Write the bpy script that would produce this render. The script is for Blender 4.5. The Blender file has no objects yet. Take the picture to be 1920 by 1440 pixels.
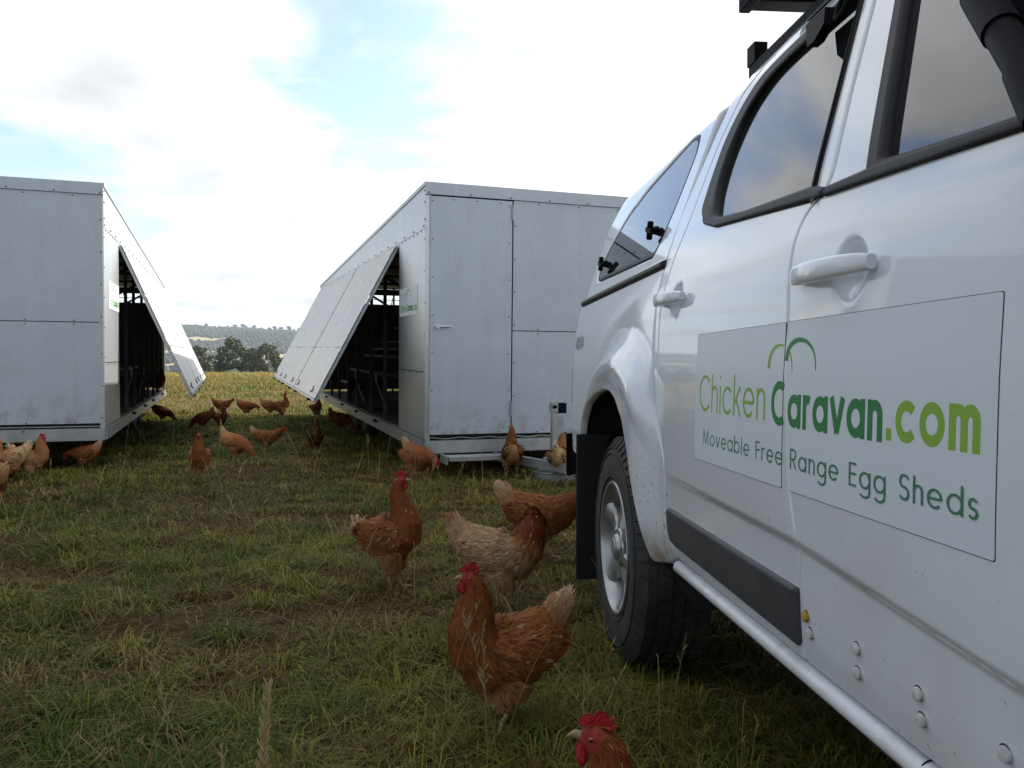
import bpy, bmesh, math, random
import numpy as np
from mathutils import Vector, Matrix
from mathutils.geometry import delaunay_2d_cdt

random.seed(7)
RNG = np.random.default_rng(7)
SC = bpy.context.scene
COL = SC.collection

# ------------------------------------------------------------------ camera
CAM_H = 0.95
cam = bpy.data.cameras.new("camera")
cam.sensor_width = 36.0
cam.lens = 36.0 * 1550.0 / 1920.0
cam.clip_start = 0.05
cam.clip_end = 20000
cam_o = bpy.data.objects.new("camera", cam)
cam_o.location = (0, 0, CAM_H)
cam_o.rotation_euler = (math.radians(90) - math.atan(24 / 1550.0), 0, 0)
COL.objects.link(cam_o)
SC.camera = cam_o

# ------------------------------------------------------------------ light
SUN_AZ, SUN_EL = math.radians(50), math.radians(31)   # azimuth from +Y towards +X
EXPOSURE = 1.0
SKY_STRENGTH = 0.15
world = bpy.data.worlds.new("World")
SC.world = world
world.use_nodes = True


def build_world():
    nt = world.node_tree
    nt.nodes.clear()
    N, L = nt.nodes.new, nt.links.new
    out = N('ShaderNodeOutputWorld')
    bg = N('ShaderNodeBackground')
    sky = N('ShaderNodeTexSky')
    sky.sky_type = 'NISHITA'
    sky.sun_disc = False
    sky.sun_elevation = SUN_EL
    sky.sun_rotation = SUN_AZ
    sky.altitude = 900
    sky.air_density = 1.0
    sky.dust_density = 2.2
    geo = N('ShaderNodeTexCoord')
    sep = N('ShaderNodeSeparateXYZ')
    L(geo.outputs['Generated'], sep.inputs[0])
    # project the view direction on a flat cloud deck
    add = N('ShaderNodeMath'); add.operation = 'ADD'; add.inputs[1].default_value = 0.16
    mx = N('ShaderNodeMath'); mx.operation = 'MAXIMUM'; mx.inputs[1].default_value = 0.0
    L(sep.outputs['Z'], mx.inputs[0]); L(mx.outputs[0], add.inputs[0])
    dx = N('ShaderNodeMath'); dx.operation = 'DIVIDE'
    dy = N('ShaderNodeMath'); dy.operation = 'DIVIDE'
    L(sep.outputs['X'], dx.inputs[0]); L(add.outputs[0], dx.inputs[1])
    L(sep.outputs['Y'], dy.inputs[0]); L(add.outputs[0], dy.inputs[1])
    cmb = N('ShaderNodeCombineXYZ')
    L(dx.outputs[0], cmb.inputs[0]); L(dy.outputs[0], cmb.inputs[1])
    off = N('ShaderNodeVectorMath'); off.operation = 'ADD'; off.inputs[1].default_value = SKY_OFF
    L(cmb.outputs[0], off.inputs[0])
    n1 = N('ShaderNodeTexNoise')
    n1.inputs['Scale'].default_value = SKY_SCALE
    n1.inputs['Detail'].default_value = 9
    n1.inputs['Roughness'].default_value = 0.56
    n1.inputs['Distortion'].default_value = 0.25
    L(off.outputs[0], n1.inputs['Vector'])
    rmp = N('ShaderNodeValToRGB')
    rmp.color_ramp.elements[0].position = 0.375
    rmp.color_ramp.elements[1].position = 0.52
    rmp.color_ramp.elements[0].color = (.10, .10, .10, 1)
    L(n1.outputs['Fac'], rmp.inputs[0])
    # cloud brightness: greyer undersides, brighter towards the sun (forward scattering)
    n2 = N('ShaderNodeTexNoise')
    n2.inputs['Scale'].default_value = 2.1
    n2.inputs['Detail'].default_value = 6
    L(off.outputs[0], n2.inputs['Vector'])
    vm = N('ShaderNodeVectorMath'); vm.operation = 'DOT_PRODUCT'
    L(geo.outputs['Generated'], vm.inputs[0])
    vm.inputs[1].default_value = (math.sin(SUN_AZ) * math.cos(SUN_EL), math.cos(SUN_AZ) * math.cos(SUN_EL), math.sin(SUN_EL))
    mr = N('ShaderNodeMapRange')
    mr.inputs['From Min'].default_value = -.35; mr.inputs['From Max'].default_value = 1
    mr.inputs['To Min'].default_value = CLOUD_FAR; mr.inputs['To Max'].default_value = CLOUD_SUN
    L(vm.outputs['Value'], mr.inputs['Value'])
    mr2 = N('ShaderNodeMapRange')
    mr2.inputs['From Min'].default_value = 0.3; mr2.inputs['From Max'].default_value = 0.7
    mr2.inputs['To Min'].default_value = 0.70; mr2.inputs['To Max'].default_value = 1.16
    L(n2.outputs['Fac'], mr2.inputs['Value'])
    mul = N('ShaderNodeMath'); mul.operation = 'MULTIPLY'
    L(mr.outputs[0], mul.inputs[0]); L(mr2.outputs[0], mul.inputs[1])
    cc = N('ShaderNodeMix'); cc.data_type = 'RGBA'; cc.blend_type = 'MULTIPLY'
    cc.inputs['Factor'].default_value = 1.0
    cc.inputs['A'].default_value = (0.97, 0.985, 1.0, 1)
    L(mul.outputs[0], cc.inputs['B'])
    # all is divided by the strength so that the sky stays at its physical scale
    mix = N('ShaderNodeMix'); mix.data_type = 'RGBA'
    L(rmp.outputs['Color'], mix.inputs['Factor'])
    L(sky.outputs[0], mix.inputs['A'])
    L(cc.outputs['Result'], mix.inputs['B'])
    L(mix.outputs['Result'], bg.inputs['Color'])
    bg.inputs['Strength'].default_value = SKY_STRENGTH
    L(bg.outputs[0], out.inputs[0])


SKY_OFF = (2.2, 6.1, 0.0)
SKY_SCALE = 1.8
CLOUD_FAR, CLOUD_SUN = 2.1, 5.8      # times the strength
build_world()

sun = bpy.data.lights.new("sun", 'SUN')
sun.energy = 4.2
sun.angle = math.radians(0.6)
sun.color = (1.0, 0.93, 0.80)
sun_o = bpy.data.objects.new("sun", sun)
_sd = Vector((math.sin(SUN_AZ) * math.cos(SUN_EL), math.cos(SUN_AZ) * math.cos(SUN_EL), math.sin(SUN_EL)))
sun_o.rotation_euler = _sd.to_track_quat('Z', 'Y').to_euler()
sun_o.location = _sd * 50
COL.objects.link(sun_o)
SC.view_settings.view_transform = 'Standard'
SC.view_settings.look = 'None'
SC.view_settings.exposure = EXPOSURE
SC.view_settings.gamma = 1
SC.render.engine = 'CYCLES'
SC.cycles.max_bounces = 7
SC.cycles.volume_bounces = 0
SC.cycles.use_denoising = True

# ------------------------------------------------------------------ helpers


def tag(o, label=None, cat=None, group=None, kind=None):
    if label: o['label'] = label
    if cat: o['category'] = cat
    if group: o['group'] = group
    if kind: o['kind'] = kind
    return o


def link(name, me, parent=None, m=None, kind=None):
    o = bpy.data.objects.new(name, me)
    COL.objects.link(o)
    if parent is not None: o.parent = parent
    if m is not None and me is not None and not me.materials: me.materials.append(m)
    if kind: o['kind'] = kind
    return o


def empty(name, loc, rot=(0, 0, 0)):
    o = bpy.data.objects.new(name, None)
    o.empty_display_size = 0.2
    o.location = loc
    o.rotation_euler = rot
    COL.objects.link(o)
    return o


def np_mesh(name, V, F, col=None, smooth=False):
    """V (n,3), F (m,3|4) arrays -> mesh; col (n,3) point colours"""
    me = bpy.data.meshes.new(name)
    V = np.asarray(V, np.float32); F = np.asarray(F, np.int32)
    k = F.shape[1]
    me.vertices.add(len(V)); me.vertices.foreach_set('co', V.ravel())
    me.loops.add(F.size); me.loops.foreach_set('vertex_index', F.ravel())
    me.polygons.add(len(F))
    me.polygons.foreach_set('loop_start', np.arange(0, F.size, k, dtype=np.int32))
    me.polygons.foreach_set('loop_total', np.full(len(F), k, np.int32))
    if smooth: me.polygons.foreach_set('use_smooth', np.ones(len(F), bool))
    me.update(calc_edges=True)
    me.validate()
    if col is not None:
        a = me.color_attributes.new('col', 'FLOAT_COLOR', 'POINT')
        c = np.ones((len(V), 4), np.float32); c[:, :3] = col
        a.data.foreach_set('color', c.ravel())
    return me


def bm_mesh(bm, name, smooth=None):
    me = bpy.data.meshes.new(name)
    bmesh.ops.recalc_face_normals(bm, faces=bm.faces[:])
    if smooth is not None:
        for f in bm.faces: f.smooth = True
        for e in bm.edges:
            if len(e.link_faces) == 2 and e.calc_face_angle(0) > math.radians(smooth): e.smooth = False
    bm.to_mesh(me)
    bm.free()
    return me


def bx(bm, x0, x1, y0, y1, z0, z1):
    xs, ys, zs = sorted((x0, x1)), sorted((y0, y1)), sorted((z0, z1))
    v = [bm.verts.new((x, y, z)) for x in xs for y in ys for z in zs]
    for q in ((0, 1, 3, 2), (4, 6, 7, 5), (0, 4, 5, 1), (2, 3, 7, 6), (0, 2, 6, 4), (1, 5, 7, 3)):
        bm.faces.new([v[i] for i in q])


def beam(bm, p, q, w, h, up=(0, 0, 1)):
    p, q = Vector(p), Vector(q)
    d = (q - p).normalized()
    s = d.cross(Vector(up))
    if s.length < 1e-4: s = d.cross(Vector((1, 0, 0)))
    s.normalize(); u = s.cross(d)
    v = []
    for c in (p, q):
        for a, b in ((-1, -1), (1, -1), (1, 1), (-1, 1)):
            v.append(bm.verts.new(c + s * a * w / 2 + u * b * h / 2))
    for q4 in ((3, 2, 1, 0), (4, 5, 6, 7), (0, 1, 5, 4), (1, 2, 6, 5), (2, 3, 7, 6), (3, 0, 4, 7)):
        bm.faces.new([v[i] for i in q4])


def tube(bm, pts, r, n=10, cap=True):
    """round tube through points; r a number or one per point"""
    pts = [Vector(p) for p in pts]
    rs = r if isinstance(r, (list, tuple)) else [r] * len(pts)
    rings = []
    ref = None
    for i, p in enumerate(pts):
        t = (pts[min(i + 1, len(pts) - 1)] - pts[max(i - 1, 0)]).normalized()
        if ref is None:
            ref = t.cross(Vector((0, 0, 1)))
            if ref.length < 1e-3: ref = t.cross(Vector((1, 0, 0)))
        s = (ref - t * ref.dot(t)).normalized(); ref = s
        u = t.cross(s)
        rings.append([bm.verts.new(p + (s * math.cos(a) + u * math.sin(a)) * rs[i]) for a in [2 * math.pi * k / n for k in range(n)]])
    for a, b in zip(rings, rings[1:]):
        for k in range(n):
            bm.faces.new((a[k], a[(k + 1) % n], b[(k + 1) % n], b[k]))
    if cap:
        bm.faces.new(rings[0][::-1]); bm.faces.new(rings[-1])


def lathe(bm, prof, n=48, axis='x', c=(0, 0, 0)):
    """prof = [(offset along axis, radius)...] closed off where radius is 0"""
    c = Vector(c)
    rings = []
    for o, r in prof:
        if r < 1e-5:
            p = Vector((o, 0, 0)) if axis == 'x' else Vector((0, 0, o))
            rings.append([bm.verts.new(c + p)])
            continue
        ring = []
        for k in range(n):
            a = 2 * math.pi * k / n
            p = Vector((o, r * math.cos(a), r * math.sin(a))) if axis == 'x' else Vector((r * math.cos(a), r * math.sin(a), o))
            ring.append(bm.verts.new(c + p))
        rings.append(ring)
    for a, b in zip(rings, rings[1:]):
        if len(a) == 1 and len(b) == 1: continue
        for k in range(n):
            k2 = (k + 1) % n
            if len(a) == 1: bm.faces.new((a[0], b[k2], b[k]))
            elif len(b) == 1: bm.faces.new((a[k], a[k2], b[0]))
            else: bm.faces.new((a[k], a[k2], b[k2], b[k]))


def hash2(ix, iy, s):
    h = (ix.astype(np.int64) * 374761393 + iy.astype(np.int64) * 668265263 + s * 1442695041) & 0xFFFFFFFF
    h = ((h ^ (h >> 13)) * 1274126177) & 0xFFFFFFFF
    return ((h ^ (h >> 16)) & 0xFFFFFF) / float(0xFFFFFF)


def vnoise(x, y, s=0):
    x = np.asarray(x, float); y = np.asarray(y, float)
    ix, iy = np.floor(x), np.floor(y)
    fx, fy = x - ix, y - iy
    fx = fx * fx * (3 - 2 * fx); fy = fy * fy * (3 - 2 * fy)
    a, b = hash2(ix, iy, s), hash2(ix + 1, iy, s)
    c, d = hash2(ix, iy + 1, s), hash2(ix + 1, iy + 1, s)
    return (a * (1 - fx) + b * fx) * (1 - fy) + (c * (1 - fx) + d * fx) * fy


def fbm(x, y, s=0, o=4):
    t, a, w = 0, 1.0, 0
    for i in range(o):
        t = t + a * vnoise(np.asarray(x) * 2 ** i, np.asarray(y) * 2 ** i, s + i * 17); w += a; a *= 0.5
    return t / w


# ------------------------------------------------------------------ materials
def mat(name, col=(0.5, 0.5, 0.5), rough=0.5, metal=0.0, coat=0.0, ior=1.5, attr=None, vary=None, bump=None, extra=None, trans=0.0, spec=None):
    """vary = (scale, amount, detail): brightness grain; bump = (scale, strength)"""
    m = bpy.data.materials.new(name)
    m.use_nodes = True
    nt = m.node_tree
    b = nt.nodes['Principled BSDF']
    N, L = nt.nodes.new, nt.links.new
    b.inputs['Roughness'].default_value = rough
    b.inputs['Metallic'].default_value = metal
    b.inputs['IOR'].default_value = ior
    b.inputs['Coat Weight'].default_value = coat
    if spec is not None: b.inputs['Specular IOR Level'].default_value = spec
    b.inputs['Coat Roughness'].default_value = 0.04
    tc = N('ShaderNodeTexCoord')
    if attr:
        a = N('ShaderNodeVertexColor'); a.layer_name = attr
        src = a.outputs['Color']
    else:
        r = N('ShaderNodeRGB'); r.outputs[0].default_value = (*col, 1)
        src = r.outputs[0]
    if vary:
        n = N('ShaderNodeTexNoise')
        n.inputs['Scale'].default_value = vary[0]
        n.inputs['Detail'].default_value = vary[2] if len(vary) > 2 else 4
        L(tc.outputs['Object'], n.inputs['Vector'])
        mr = N('ShaderNodeMapRange')
        mr.inputs['From Min'].default_value = 0.25; mr.inputs['From Max'].default_value = 0.75
        mr.inputs['To Min'].default_value = 1 - vary[1]; mr.inputs['To Max'].default_value = 1 + vary[1]
        L(n.outputs['Fac'], mr.inputs['Value'])
        mx = N('ShaderNodeMix'); mx.data_type = 'RGBA'; mx.blend_type = 'MULTIPLY'; mx.inputs['Factor'].default_value = 1
        L(src, mx.inputs['A']); L(mr.outputs[0], mx.inputs['B'])
        src = mx.outputs['Result']
    if extra: src = extra(nt, tc, src, b)
    L(src, b.inputs['Base Color'])
    if bump:
        n = N('ShaderNodeTexNoise'); n.inputs['Scale'].default_value = bump[0]; n.inputs['Detail'].default_value = 5
        L(tc.outputs['Object'], n.inputs['Vector'])
        bp = N('ShaderNodeBump'); bp.inputs['Strength'].default_value = bump[1]; bp.inputs['Distance'].default_value = bump[2] if len(bump) > 2 else 0.01
        L(n.outputs['Fac'], bp.inputs['Height']); L(bp.outputs[0], b.inputs['Normal'])
    if trans:
        t = N('ShaderNodeBsdfTranslucent'); L(src, t.inputs['Color'])
        ms = N('ShaderNodeMixShader'); ms.inputs[0].default_value = trans
        L(b.outputs[0], ms.inputs[1]); L(t.outputs[0], ms.inputs[2])
        L(ms.outputs[0], nt.nodes['Material Output'].inputs['Surface'])
    return m


def stain(col, scale, lo, hi, zlo=None, zhi=None, detail=6, stretch=(1, 1, 1), amount=1.0):
    """dirt with a shape of its own, mixed over the base colour; faded out above local height zhi"""
    def f(nt, tc, src, b):
        N, L = nt.nodes.new, nt.links.new
        mp = N('ShaderNodeMapping'); mp.inputs['Scale'].default_value = stretch
        L(tc.outputs['Object'], mp.inputs['Vector'])
        n = N('ShaderNodeTexNoise'); n.inputs['Scale'].default_value = scale; n.inputs['Detail'].default_value = detail
        n.inputs['Roughness'].default_value = 0.6
        L(mp.outputs[0], n.inputs['Vector'])
        mr = N('ShaderNodeMapRange'); mr.inputs['From Min'].default_value = lo; mr.inputs['From Max'].default_value = hi
        mr.inputs['To Max'].default_value = amount
        L(n.outputs['Fac'], mr.inputs['Value'])
        fac = mr.outputs[0]
        if zhi is not None:
            sp = N('ShaderNodeSeparateXYZ'); L(tc.outputs['Object'], sp.inputs[0])
            m2 = N('ShaderNodeMapRange'); m2.inputs['From Min'].default_value = zhi; m2.inputs['From Max'].default_value = zlo
            L(sp.outputs['Z'], m2.inputs['Value'])
            mu = N('ShaderNodeMath'); mu.operation = 'MULTIPLY'
            L(fac, mu.inputs[0]); L(m2.outputs[0], mu.inputs[1]); fac = mu.outputs[0]
        mx = N('ShaderNodeMix'); mx.data_type = 'RGBA'
        mx.inputs['B'].default_value = (*col, 1)
        L(fac, mx.inputs['Factor']); L(src, mx.inputs['A'])
        return mx.outputs['Result']
    return f


def chain(*fs):
    def f(nt, tc, src, b):
        for g in fs: src = g(nt, tc, src, b)
        return src
    return f


def spangle(nt, tc, src, b):
    """zinc spangle of galvanised sheet"""
    N, L = nt.nodes.new, nt.links.new
    v = N('ShaderNodeTexVoronoi'); v.inputs['Scale'].default_value = 130
    L(tc.outputs['Object'], v.inputs['Vector'])
    s = N('ShaderNodeSeparateColor'); L(v.outputs['Color'], s.inputs[0])
    mr = N('ShaderNodeMapRange'); mr.inputs['To Min'].default_value = 0.93; mr.inputs['To Max'].default_value = 1.06
    L(s.outputs[0], mr.inputs['Value'])
    mx = N('ShaderNodeMix'); mx.data_type = 'RGBA'; mx.blend_type = 'MULTIPLY'; mx.inputs['Factor'].default_value = 1
    L(src, mx.inputs['A']); L(mr.outputs[0], mx.inputs['B'])
    m2 = N('ShaderNodeMapRange'); m2.inputs['To Min'].default_value = 0.36; m2.inputs['To Max'].default_value = 0.5
    L(s.outputs[1], m2.inputs['Value']); L(m2.outputs[0], b.inputs['Roughness'])
    return mx.outputs['Result']


M = {}
M['galv'] = mat('galvanised_sheet', (0.46, 0.51, 0.575), 0.40, 0.45, vary=(3, 0.06), bump=(1.7, 0.16, 0.03), extra=chain(spangle, stain((0.25, 0.24, 0.22), 5, 0.52, 0.80, stretch=(2.2, 2.2, .22), amount=.16), stain((0.20, 0.15, 0.10), 9, 0.48, 0.66, zlo=0.0, zhi=0.35, amount=.55)))
M['galv_flap'] = mat('galvanised_flap', (0.455, 0.455, 0.435), 0.45, 0.40, vary=(2.5, 0.05), bump=(1.6, 0.16, 0.03), extra=chain(spangle, stain((0.45, 0.39, 0.30), 4, 0.58, 0.8, stretch=(.6, 2.5, .6), amount=.3)))
M['galv_side'] = mat('galvanised_side', (0.52, 0.55, 0.58), 0.30, 0.92, vary=(3, 0.05), bump=(1.8, 0.10, 0.02), extra=spangle)
M['interior_shade'] = mat('shaded_interior', (0.05, 0.048, 0.045), 0.7, vary=(4, 0.3))  # shade inside the sheds put into the colour of rear wall and wheel arches
M['zinc'] = mat('hot_dip_zinc', (0.42, 0.44, 0.46), 0.40, 0.75, vary=(9, 0.18), bump=(30, 0.05))
M['zinc_bright'] = mat('bright_zinc', (0.62, 0.64, 0.66), 0.3, 0.8, vary=(20, 0.1))
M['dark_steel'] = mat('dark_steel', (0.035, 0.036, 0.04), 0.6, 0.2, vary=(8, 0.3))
M['rivet'] = mat('rivet_metal', (0.12, 0.125, 0.13), 0.45, 0.7)
M['gap'] = mat('dark_gap', (0.012, 0.012, 0.013), 0.8)
M['timber'] = mat('weathered_timber', (0.12, 0.075, 0.05), 0.75, vary=(14, 0.3), bump=(40, 0.2))
M['paint'] = mat('white_car_paint', (0.70, 0.745, 0.795), 0.32, 0.0, coat=1.0, bump=(1.1, 0.018, 0.05),
                 extra=chain(stain((0.20, 0.16, 0.10), 85, 0.66, 0.71, zlo=0.45, zhi=1.15, amount=.8), stain((0.50, 0.47, 0.42), 5, 0.40, 0.75, zlo=0.40, zhi=1.05, amount=.40)))
M['paint_dirty'] = mat('mud_flecked_paint', (0.70, 0.745, 0.795), 0.32, 0.0, coat=1.0, bump=(1.1, 0.018, 0.05),
                 extra=chain(stain((0.16, 0.11, 0.06), 75, 0.60, 0.66, zlo=0.5, zhi=1.0, amount=.8), stain((0.22, 0.13, 0.06), 11, 0.30, 0.56, zlo=0.42, zhi=0.53, amount=.9), stain((0.45, 0.40, 0.33), 6, 0.4, 0.8, zlo=0.45, zhi=0.95, amount=.35)))
M['paint_sill'] = mat('silver_sill_paint', (0.64, 0.66, 0.68), 0.4, 0.0, coat=0.5, extra=stain((0.25, 0.2, 0.14), 18, 0.5, 0.75, amount=.4))
M['glass'] = mat('tinted_glass', (0.012, 0.014, 0.016), 0.012, 0.0, ior=2.1, coat=0.0)
M['rubber'] = mat('black_rubber', (0.016, 0.016, 0.018), 0.5, vary=(30, 0.2), spec=.25)
M['plastic'] = mat('black_plastic', (0.006, 0.006, 0.007), 0.55, bump=(160, 0.06, 0.003), spec=.08)
M['greyplastic'] = mat('charcoal_plastic', (0.045, 0.046, 0.052), 0.5, bump=(220, 0.1, 0.002), vary=(12, 0.12), extra=stain((0.20, 0.18, 0.15), 9, 0.58, 0.85, amount=.3))
M['tyre'] = mat('tyre_rubber', (0.022, 0.022, 0.022), 0.75, vary=(25, 0.3), extra=stain((0.10, 0.08, 0.055), 9, 0.48, 0.75, amount=.5))
M['alloy'] = mat('silver_alloy', (0.40, 0.405, 0.41), 0.36, 0.8, vary=(18, 0.12), extra=stain((0.16, 0.13, 0.09), 14, 0.55, 0.8, amount=.45))
M['sticker'] = mat('white_magnet_sheet', (0.655, 0.705, 0.755), 0.36, 0.0, vary=(3, 0.03), bump=(2.0, 0.05, 0.01))
M['ink_light'] = mat('light_green_ink', (0.23, 0.42, 0.035), 0.45)
M['ink_dark'] = mat('dark_green_ink', (0.012, 0.19, 0.045), 0.45)
M['ink_grey'] = mat('grey_green_ink', (0.045, 0.19, 0.10), 0.45)
M['badge'] = mat('badge_grey', (0.16, 0.17, 0.18), 0.4)
M['yellow'] = mat('yellow_plastic', (0.45, 0.27, 0.03), 0.5, vary=(60, 0.4))
M['clip'] = mat('grey_clip', (0.50, 0.50, 0.49), 0.5, vary=(80, 0.25))
M['lamp_red'] = mat('red_lens', (0.25, 0.01, 0.01), 0.1, coat=1)
M['hen'] = mat('hen_skin', attr='col', rough=0.75, vary=(60, 0.25), spec=.15)
M['feather'] = mat('hen_feather', attr='col', rough=0.6, trans=0.12, spec=.15)
M['comb'] = mat('red_comb', (0.34, 0.014, 0.020), 0.55, bump=(240, 0.8, 0.006), vary=(120, 0.4), spec=.3)
M['beak'] = mat('horn_beak', (0.24, 0.155, 0.085), 0.5)
M['eye'] = mat('hen_eye', (0.22, 0.07, 0.015), 0.15)
M['pupil'] = mat('hen_pupil', (0.004, 0.004, 0.004), 0.05)
M['grass'] = mat('grass_blade', attr='col', rough=0.6, trans=0.30, spec=.12)
M['stalk'] = mat('dry_stalk', attr='col', rough=0.6, trans=0.15, spec=.15)
M['leaf'] = mat('gum_leaf', attr='col', rough=0.6, trans=0.15)
M['bark'] = mat('gum_bark', (0.30, 0.27, 0.23), 0.8, vary=(3, 0.4), bump=(12, 0.4))
M['forest'] = mat('forest_canopy', attr='col', rough=0.9)
#PARTS#
# ------------------------------------------------------------------ terrain
GY = [-60, 7, 11, 15.5, 20, 40, 70, 95, 120, 160, 250, 400, 800, 4000]
GZ = [0, 0, .05, .15, .22, .42, .62, .72, .62, -.9, -5, -10, -12, -14]


def base_z(y):
    return np.interp(y, GY, GZ)


def bump_z(x, y):
    r = np.hypot(x, y)
    k = np.clip((60 - r) / 50, 0, 1) * np.clip((r - 0.2) / 1.0, 0, 1)
    return k * (0.075 * (fbm(np.asarray(x) * .9 + 3, np.asarray(y) * 1.5, 5, 3) - .5) + 0.03 * (vnoise(np.asarray(x) * 4, np.asarray(y) * 6.5, 9) - .5))


def ground_z(x, y):
    return base_z(np.asarray(y, float)) + bump_z(x, y)


def gzf(x, y):
    return float(ground_z(np.array([x], float), np.array([y], float))[0])


def polar(name, rs, azs, zf, colf):
    R, A = np.meshgrid(rs, azs, indexing='ij')
    X, Y = R * np.sin(A), R * np.cos(A)
    Z = zf(X, Y)
    V = np.stack([X, Y, Z], -1).reshape(-1, 3)
    n, m = len(rs), len(azs)
    i, j = np.meshgrid(np.arange(n - 1), np.arange(m - 1), indexing='ij')
    a = (i * m + j).ravel()
    F = np.stack([a, a + 1, a + m + 1, a + m], 1)[:, ::-1]
    return np_mesh(name, V, F, colf(X.ravel(), Y.ravel()), smooth=True)


def ground_col(X, Y):
    soil = np.array([.060, .030, .014]); green = np.array([.052, .046, .014]); straw = np.array([.36, .295, .115]); vall = np.array([.30, .26, .12])
    n = fbm(X * .8, Y * .8, 21, 4)[:, None]
    near = soil * (1 - n) + green * n
    r = np.hypot(X, Y)[:, None]
    f = np.clip((r - 12) / 40, 0, 1)
    far = straw * (.8 + .4 * fbm(X * .15, Y * .15, 4, 3)[:, None])
    c = near * (1 - f) + far * f
    n2 = np.clip((fbm(X * .02, Y * .02, 33, 3)[:, None] - .45) * 6, 0, 1)
    g = np.clip((r - 130) / 60, 0, 1)
    c = c * (1 - g) + (vall * n2 + np.array([.12, .13, .05]) * (1 - n2)) * g
    return c


rs = np.concatenate([np.linspace(0, 12, 110), 12 * np.exp(np.linspace(0, math.log(75), 80))[1:]])
azs = np.linspace(-math.pi, math.pi, 241)
# finer towards what the camera sees
azs = np.unique(np.concatenate([azs, np.linspace(-.75, .6, 160)]))
gm = polar('ground', rs, azs, lambda x, y: ground_z(x, y), ground_col)
M['ground'] = mat('pasture_soil', attr='col', rough=0.9, vary=(9, 0.35, 8), bump=(25, 0.6, 0.03), spec=.08)
link('ground', gm, None, M['ground'], 'structure')

# hills
RIDGE = 2300.0


def hill_h(X, Y):
    r = np.hypot(X, Y); az = np.degrees(np.arctan2(X, Y))
    top = np.interp(az, [-70, -40, -25, -21, -17, -14, -8, 10, 40, 70], [50, 88, 117, 116, 111, 105, 97, 82, 50, 40])
    top = top + 7 * (fbm(az * .7 + 40, az * 0 + 3, 8, 4) - .5)
    fr = np.clip((r - 700) / (RIDGE - 700), 0, 1)
    prof = np.interp(fr, [0, .12, .3, .55, .8, 1], [0, .05, .25, .42, .80, 1.0])
    spur = 16 * (fbm(X / 260., Y / 300., 12, 4) - .5) * np.clip(fr * 4, 0, 1) * np.clip((1 - fr) * 3, 0, 1)
    back = np.clip((r - RIDGE) / 900, 0, 1)
    return -13 + (top + 13) * prof * (1 - .8 * back) + spur


def field_mask(X, Y):
    r = np.hypot(X, Y)
    f = fbm(X / 150. + 7, Y / 190., 71, 3)
    return (f > .52) & (r < 1800) | (r < 760)


def hill_col(X, Y):
    f = field_mask(X, Y)[:, None]
    n = fbm(X / 30., Y / 30., 3, 3)[:, None]
    return np.where(f, np.array([.34, .29, .15]) * (.8 + .4 * n), np.array([.055, .060, .036]) * (.7 + .6 * n))


hm = polar('hills', np.linspace(640, 3400, 120), np.radians(np.linspace(-58, 50, 320)), hill_h, hill_col)
M['hill'] = mat('hill_ground', attr='col', rough=0.95)
link('hills', hm, None, M['hill'], 'structure')


def lumps(P, S, C, seed=0):
    """low lumpy crowns: P (n,3) centres, S (n,3) sizes, C (n,3) colours"""
    bm = bmesh.new(); bmesh.ops.create_icosphere(bm, subdivisions=1, radius=1.0)
    bm.verts.ensure_lookup_table()
    bv = np.array([v.co[:] for v in bm.verts]); bf = np.array([[v.index for v in f.verts] for f in bm.faces]); bm.free()
    rg = np.random.default_rng(seed)
    n = len(P); k = len(bv)
    V = bv[None] * (1 + rg.uniform(-.35, .25, (n, k, 1))) * S[:, None, :] + P[:, None, :]
    F = (bf[None] + (np.arange(n) * k)[:, None, None]).reshape(-1, 3)
    c = C[:, None, :] * rg.uniform(.9, 1.1, (n, k, 1))
    return V.reshape(-1, 3), F, c.reshape(-1, 3)


n = 26000
fa = np.radians(RNG.uniform(-34, 4, n)); fr_ = np.sqrt(RNG.uniform(780 ** 2, 2330 ** 2, n))
X, Y = fr_ * np.sin(fa), fr_ * np.cos(fa)
keep = ~field_mask(X, Y) | (RNG.random(n) < .03)
X, Y = X[keep], Y[keep]
Z = hill_h(X, Y)
sz = RNG.uniform(2.2, 4.6, len(X))
cg = np.array([.050, .060, .032])[None] * RNG.uniform(.75, 1.15, (len(X), 1)) * (1 + RNG.uniform(-.08, .08, (len(X), 3)))
V, F, c = lumps(np.stack([X, Y, Z + sz * .5], 1), np.stack([sz * .9, sz * .9, sz * 1.0], 1), cg, 3)
link('hill_forest', np_mesh('hill_forest', V, F, c), None, M['forest'], 'stuff')

# ------------------------------------------------------------------ trees


def leaf_cloud(centres, radii, n, size, seed, base, droop=.3):
    rg = np.random.default_rng(seed)
    k = rg.choice(len(centres), n, p=np.array(radii) ** 2.2 / np.sum(np.array(radii) ** 2.2))
    d = rg.normal(size=(n, 3)); d /= np.linalg.norm(d, axis=1, keepdims=True)
    rad = rg.uniform(.35, 1.05, (n, 1)) ** .6
    C = np.array(centres)[k] + d * rad * np.array(radii)[k][:, None] * np.array([1, 1, .72])
    a = rg.normal(size=(n, 3)); a[:, 2] -= droop; a /= np.linalg.norm(a, axis=1, keepdims=True)
    b = np.cross(a, rg.normal(size=(n, 3))); b /= np.linalg.norm(b, axis=1, keepdims=True)
    s = size * rg.uniform(.6, 1.5, (n, 1))
    V = np.stack([C - a * s * .5, C + b * s * .28, C + a * s * .5, C - b * s * .28], 1).reshape(-1, 3)
    F = np.arange(4 * n).reshape(n, 4)
    col = np.array(base)[None] * rg.uniform(.55, 1.5, (n, 1)) * (1 + rg.uniform(-.12, .12, (n, 3)))
    return V, F, np.repeat(col, 4, 0)


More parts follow.
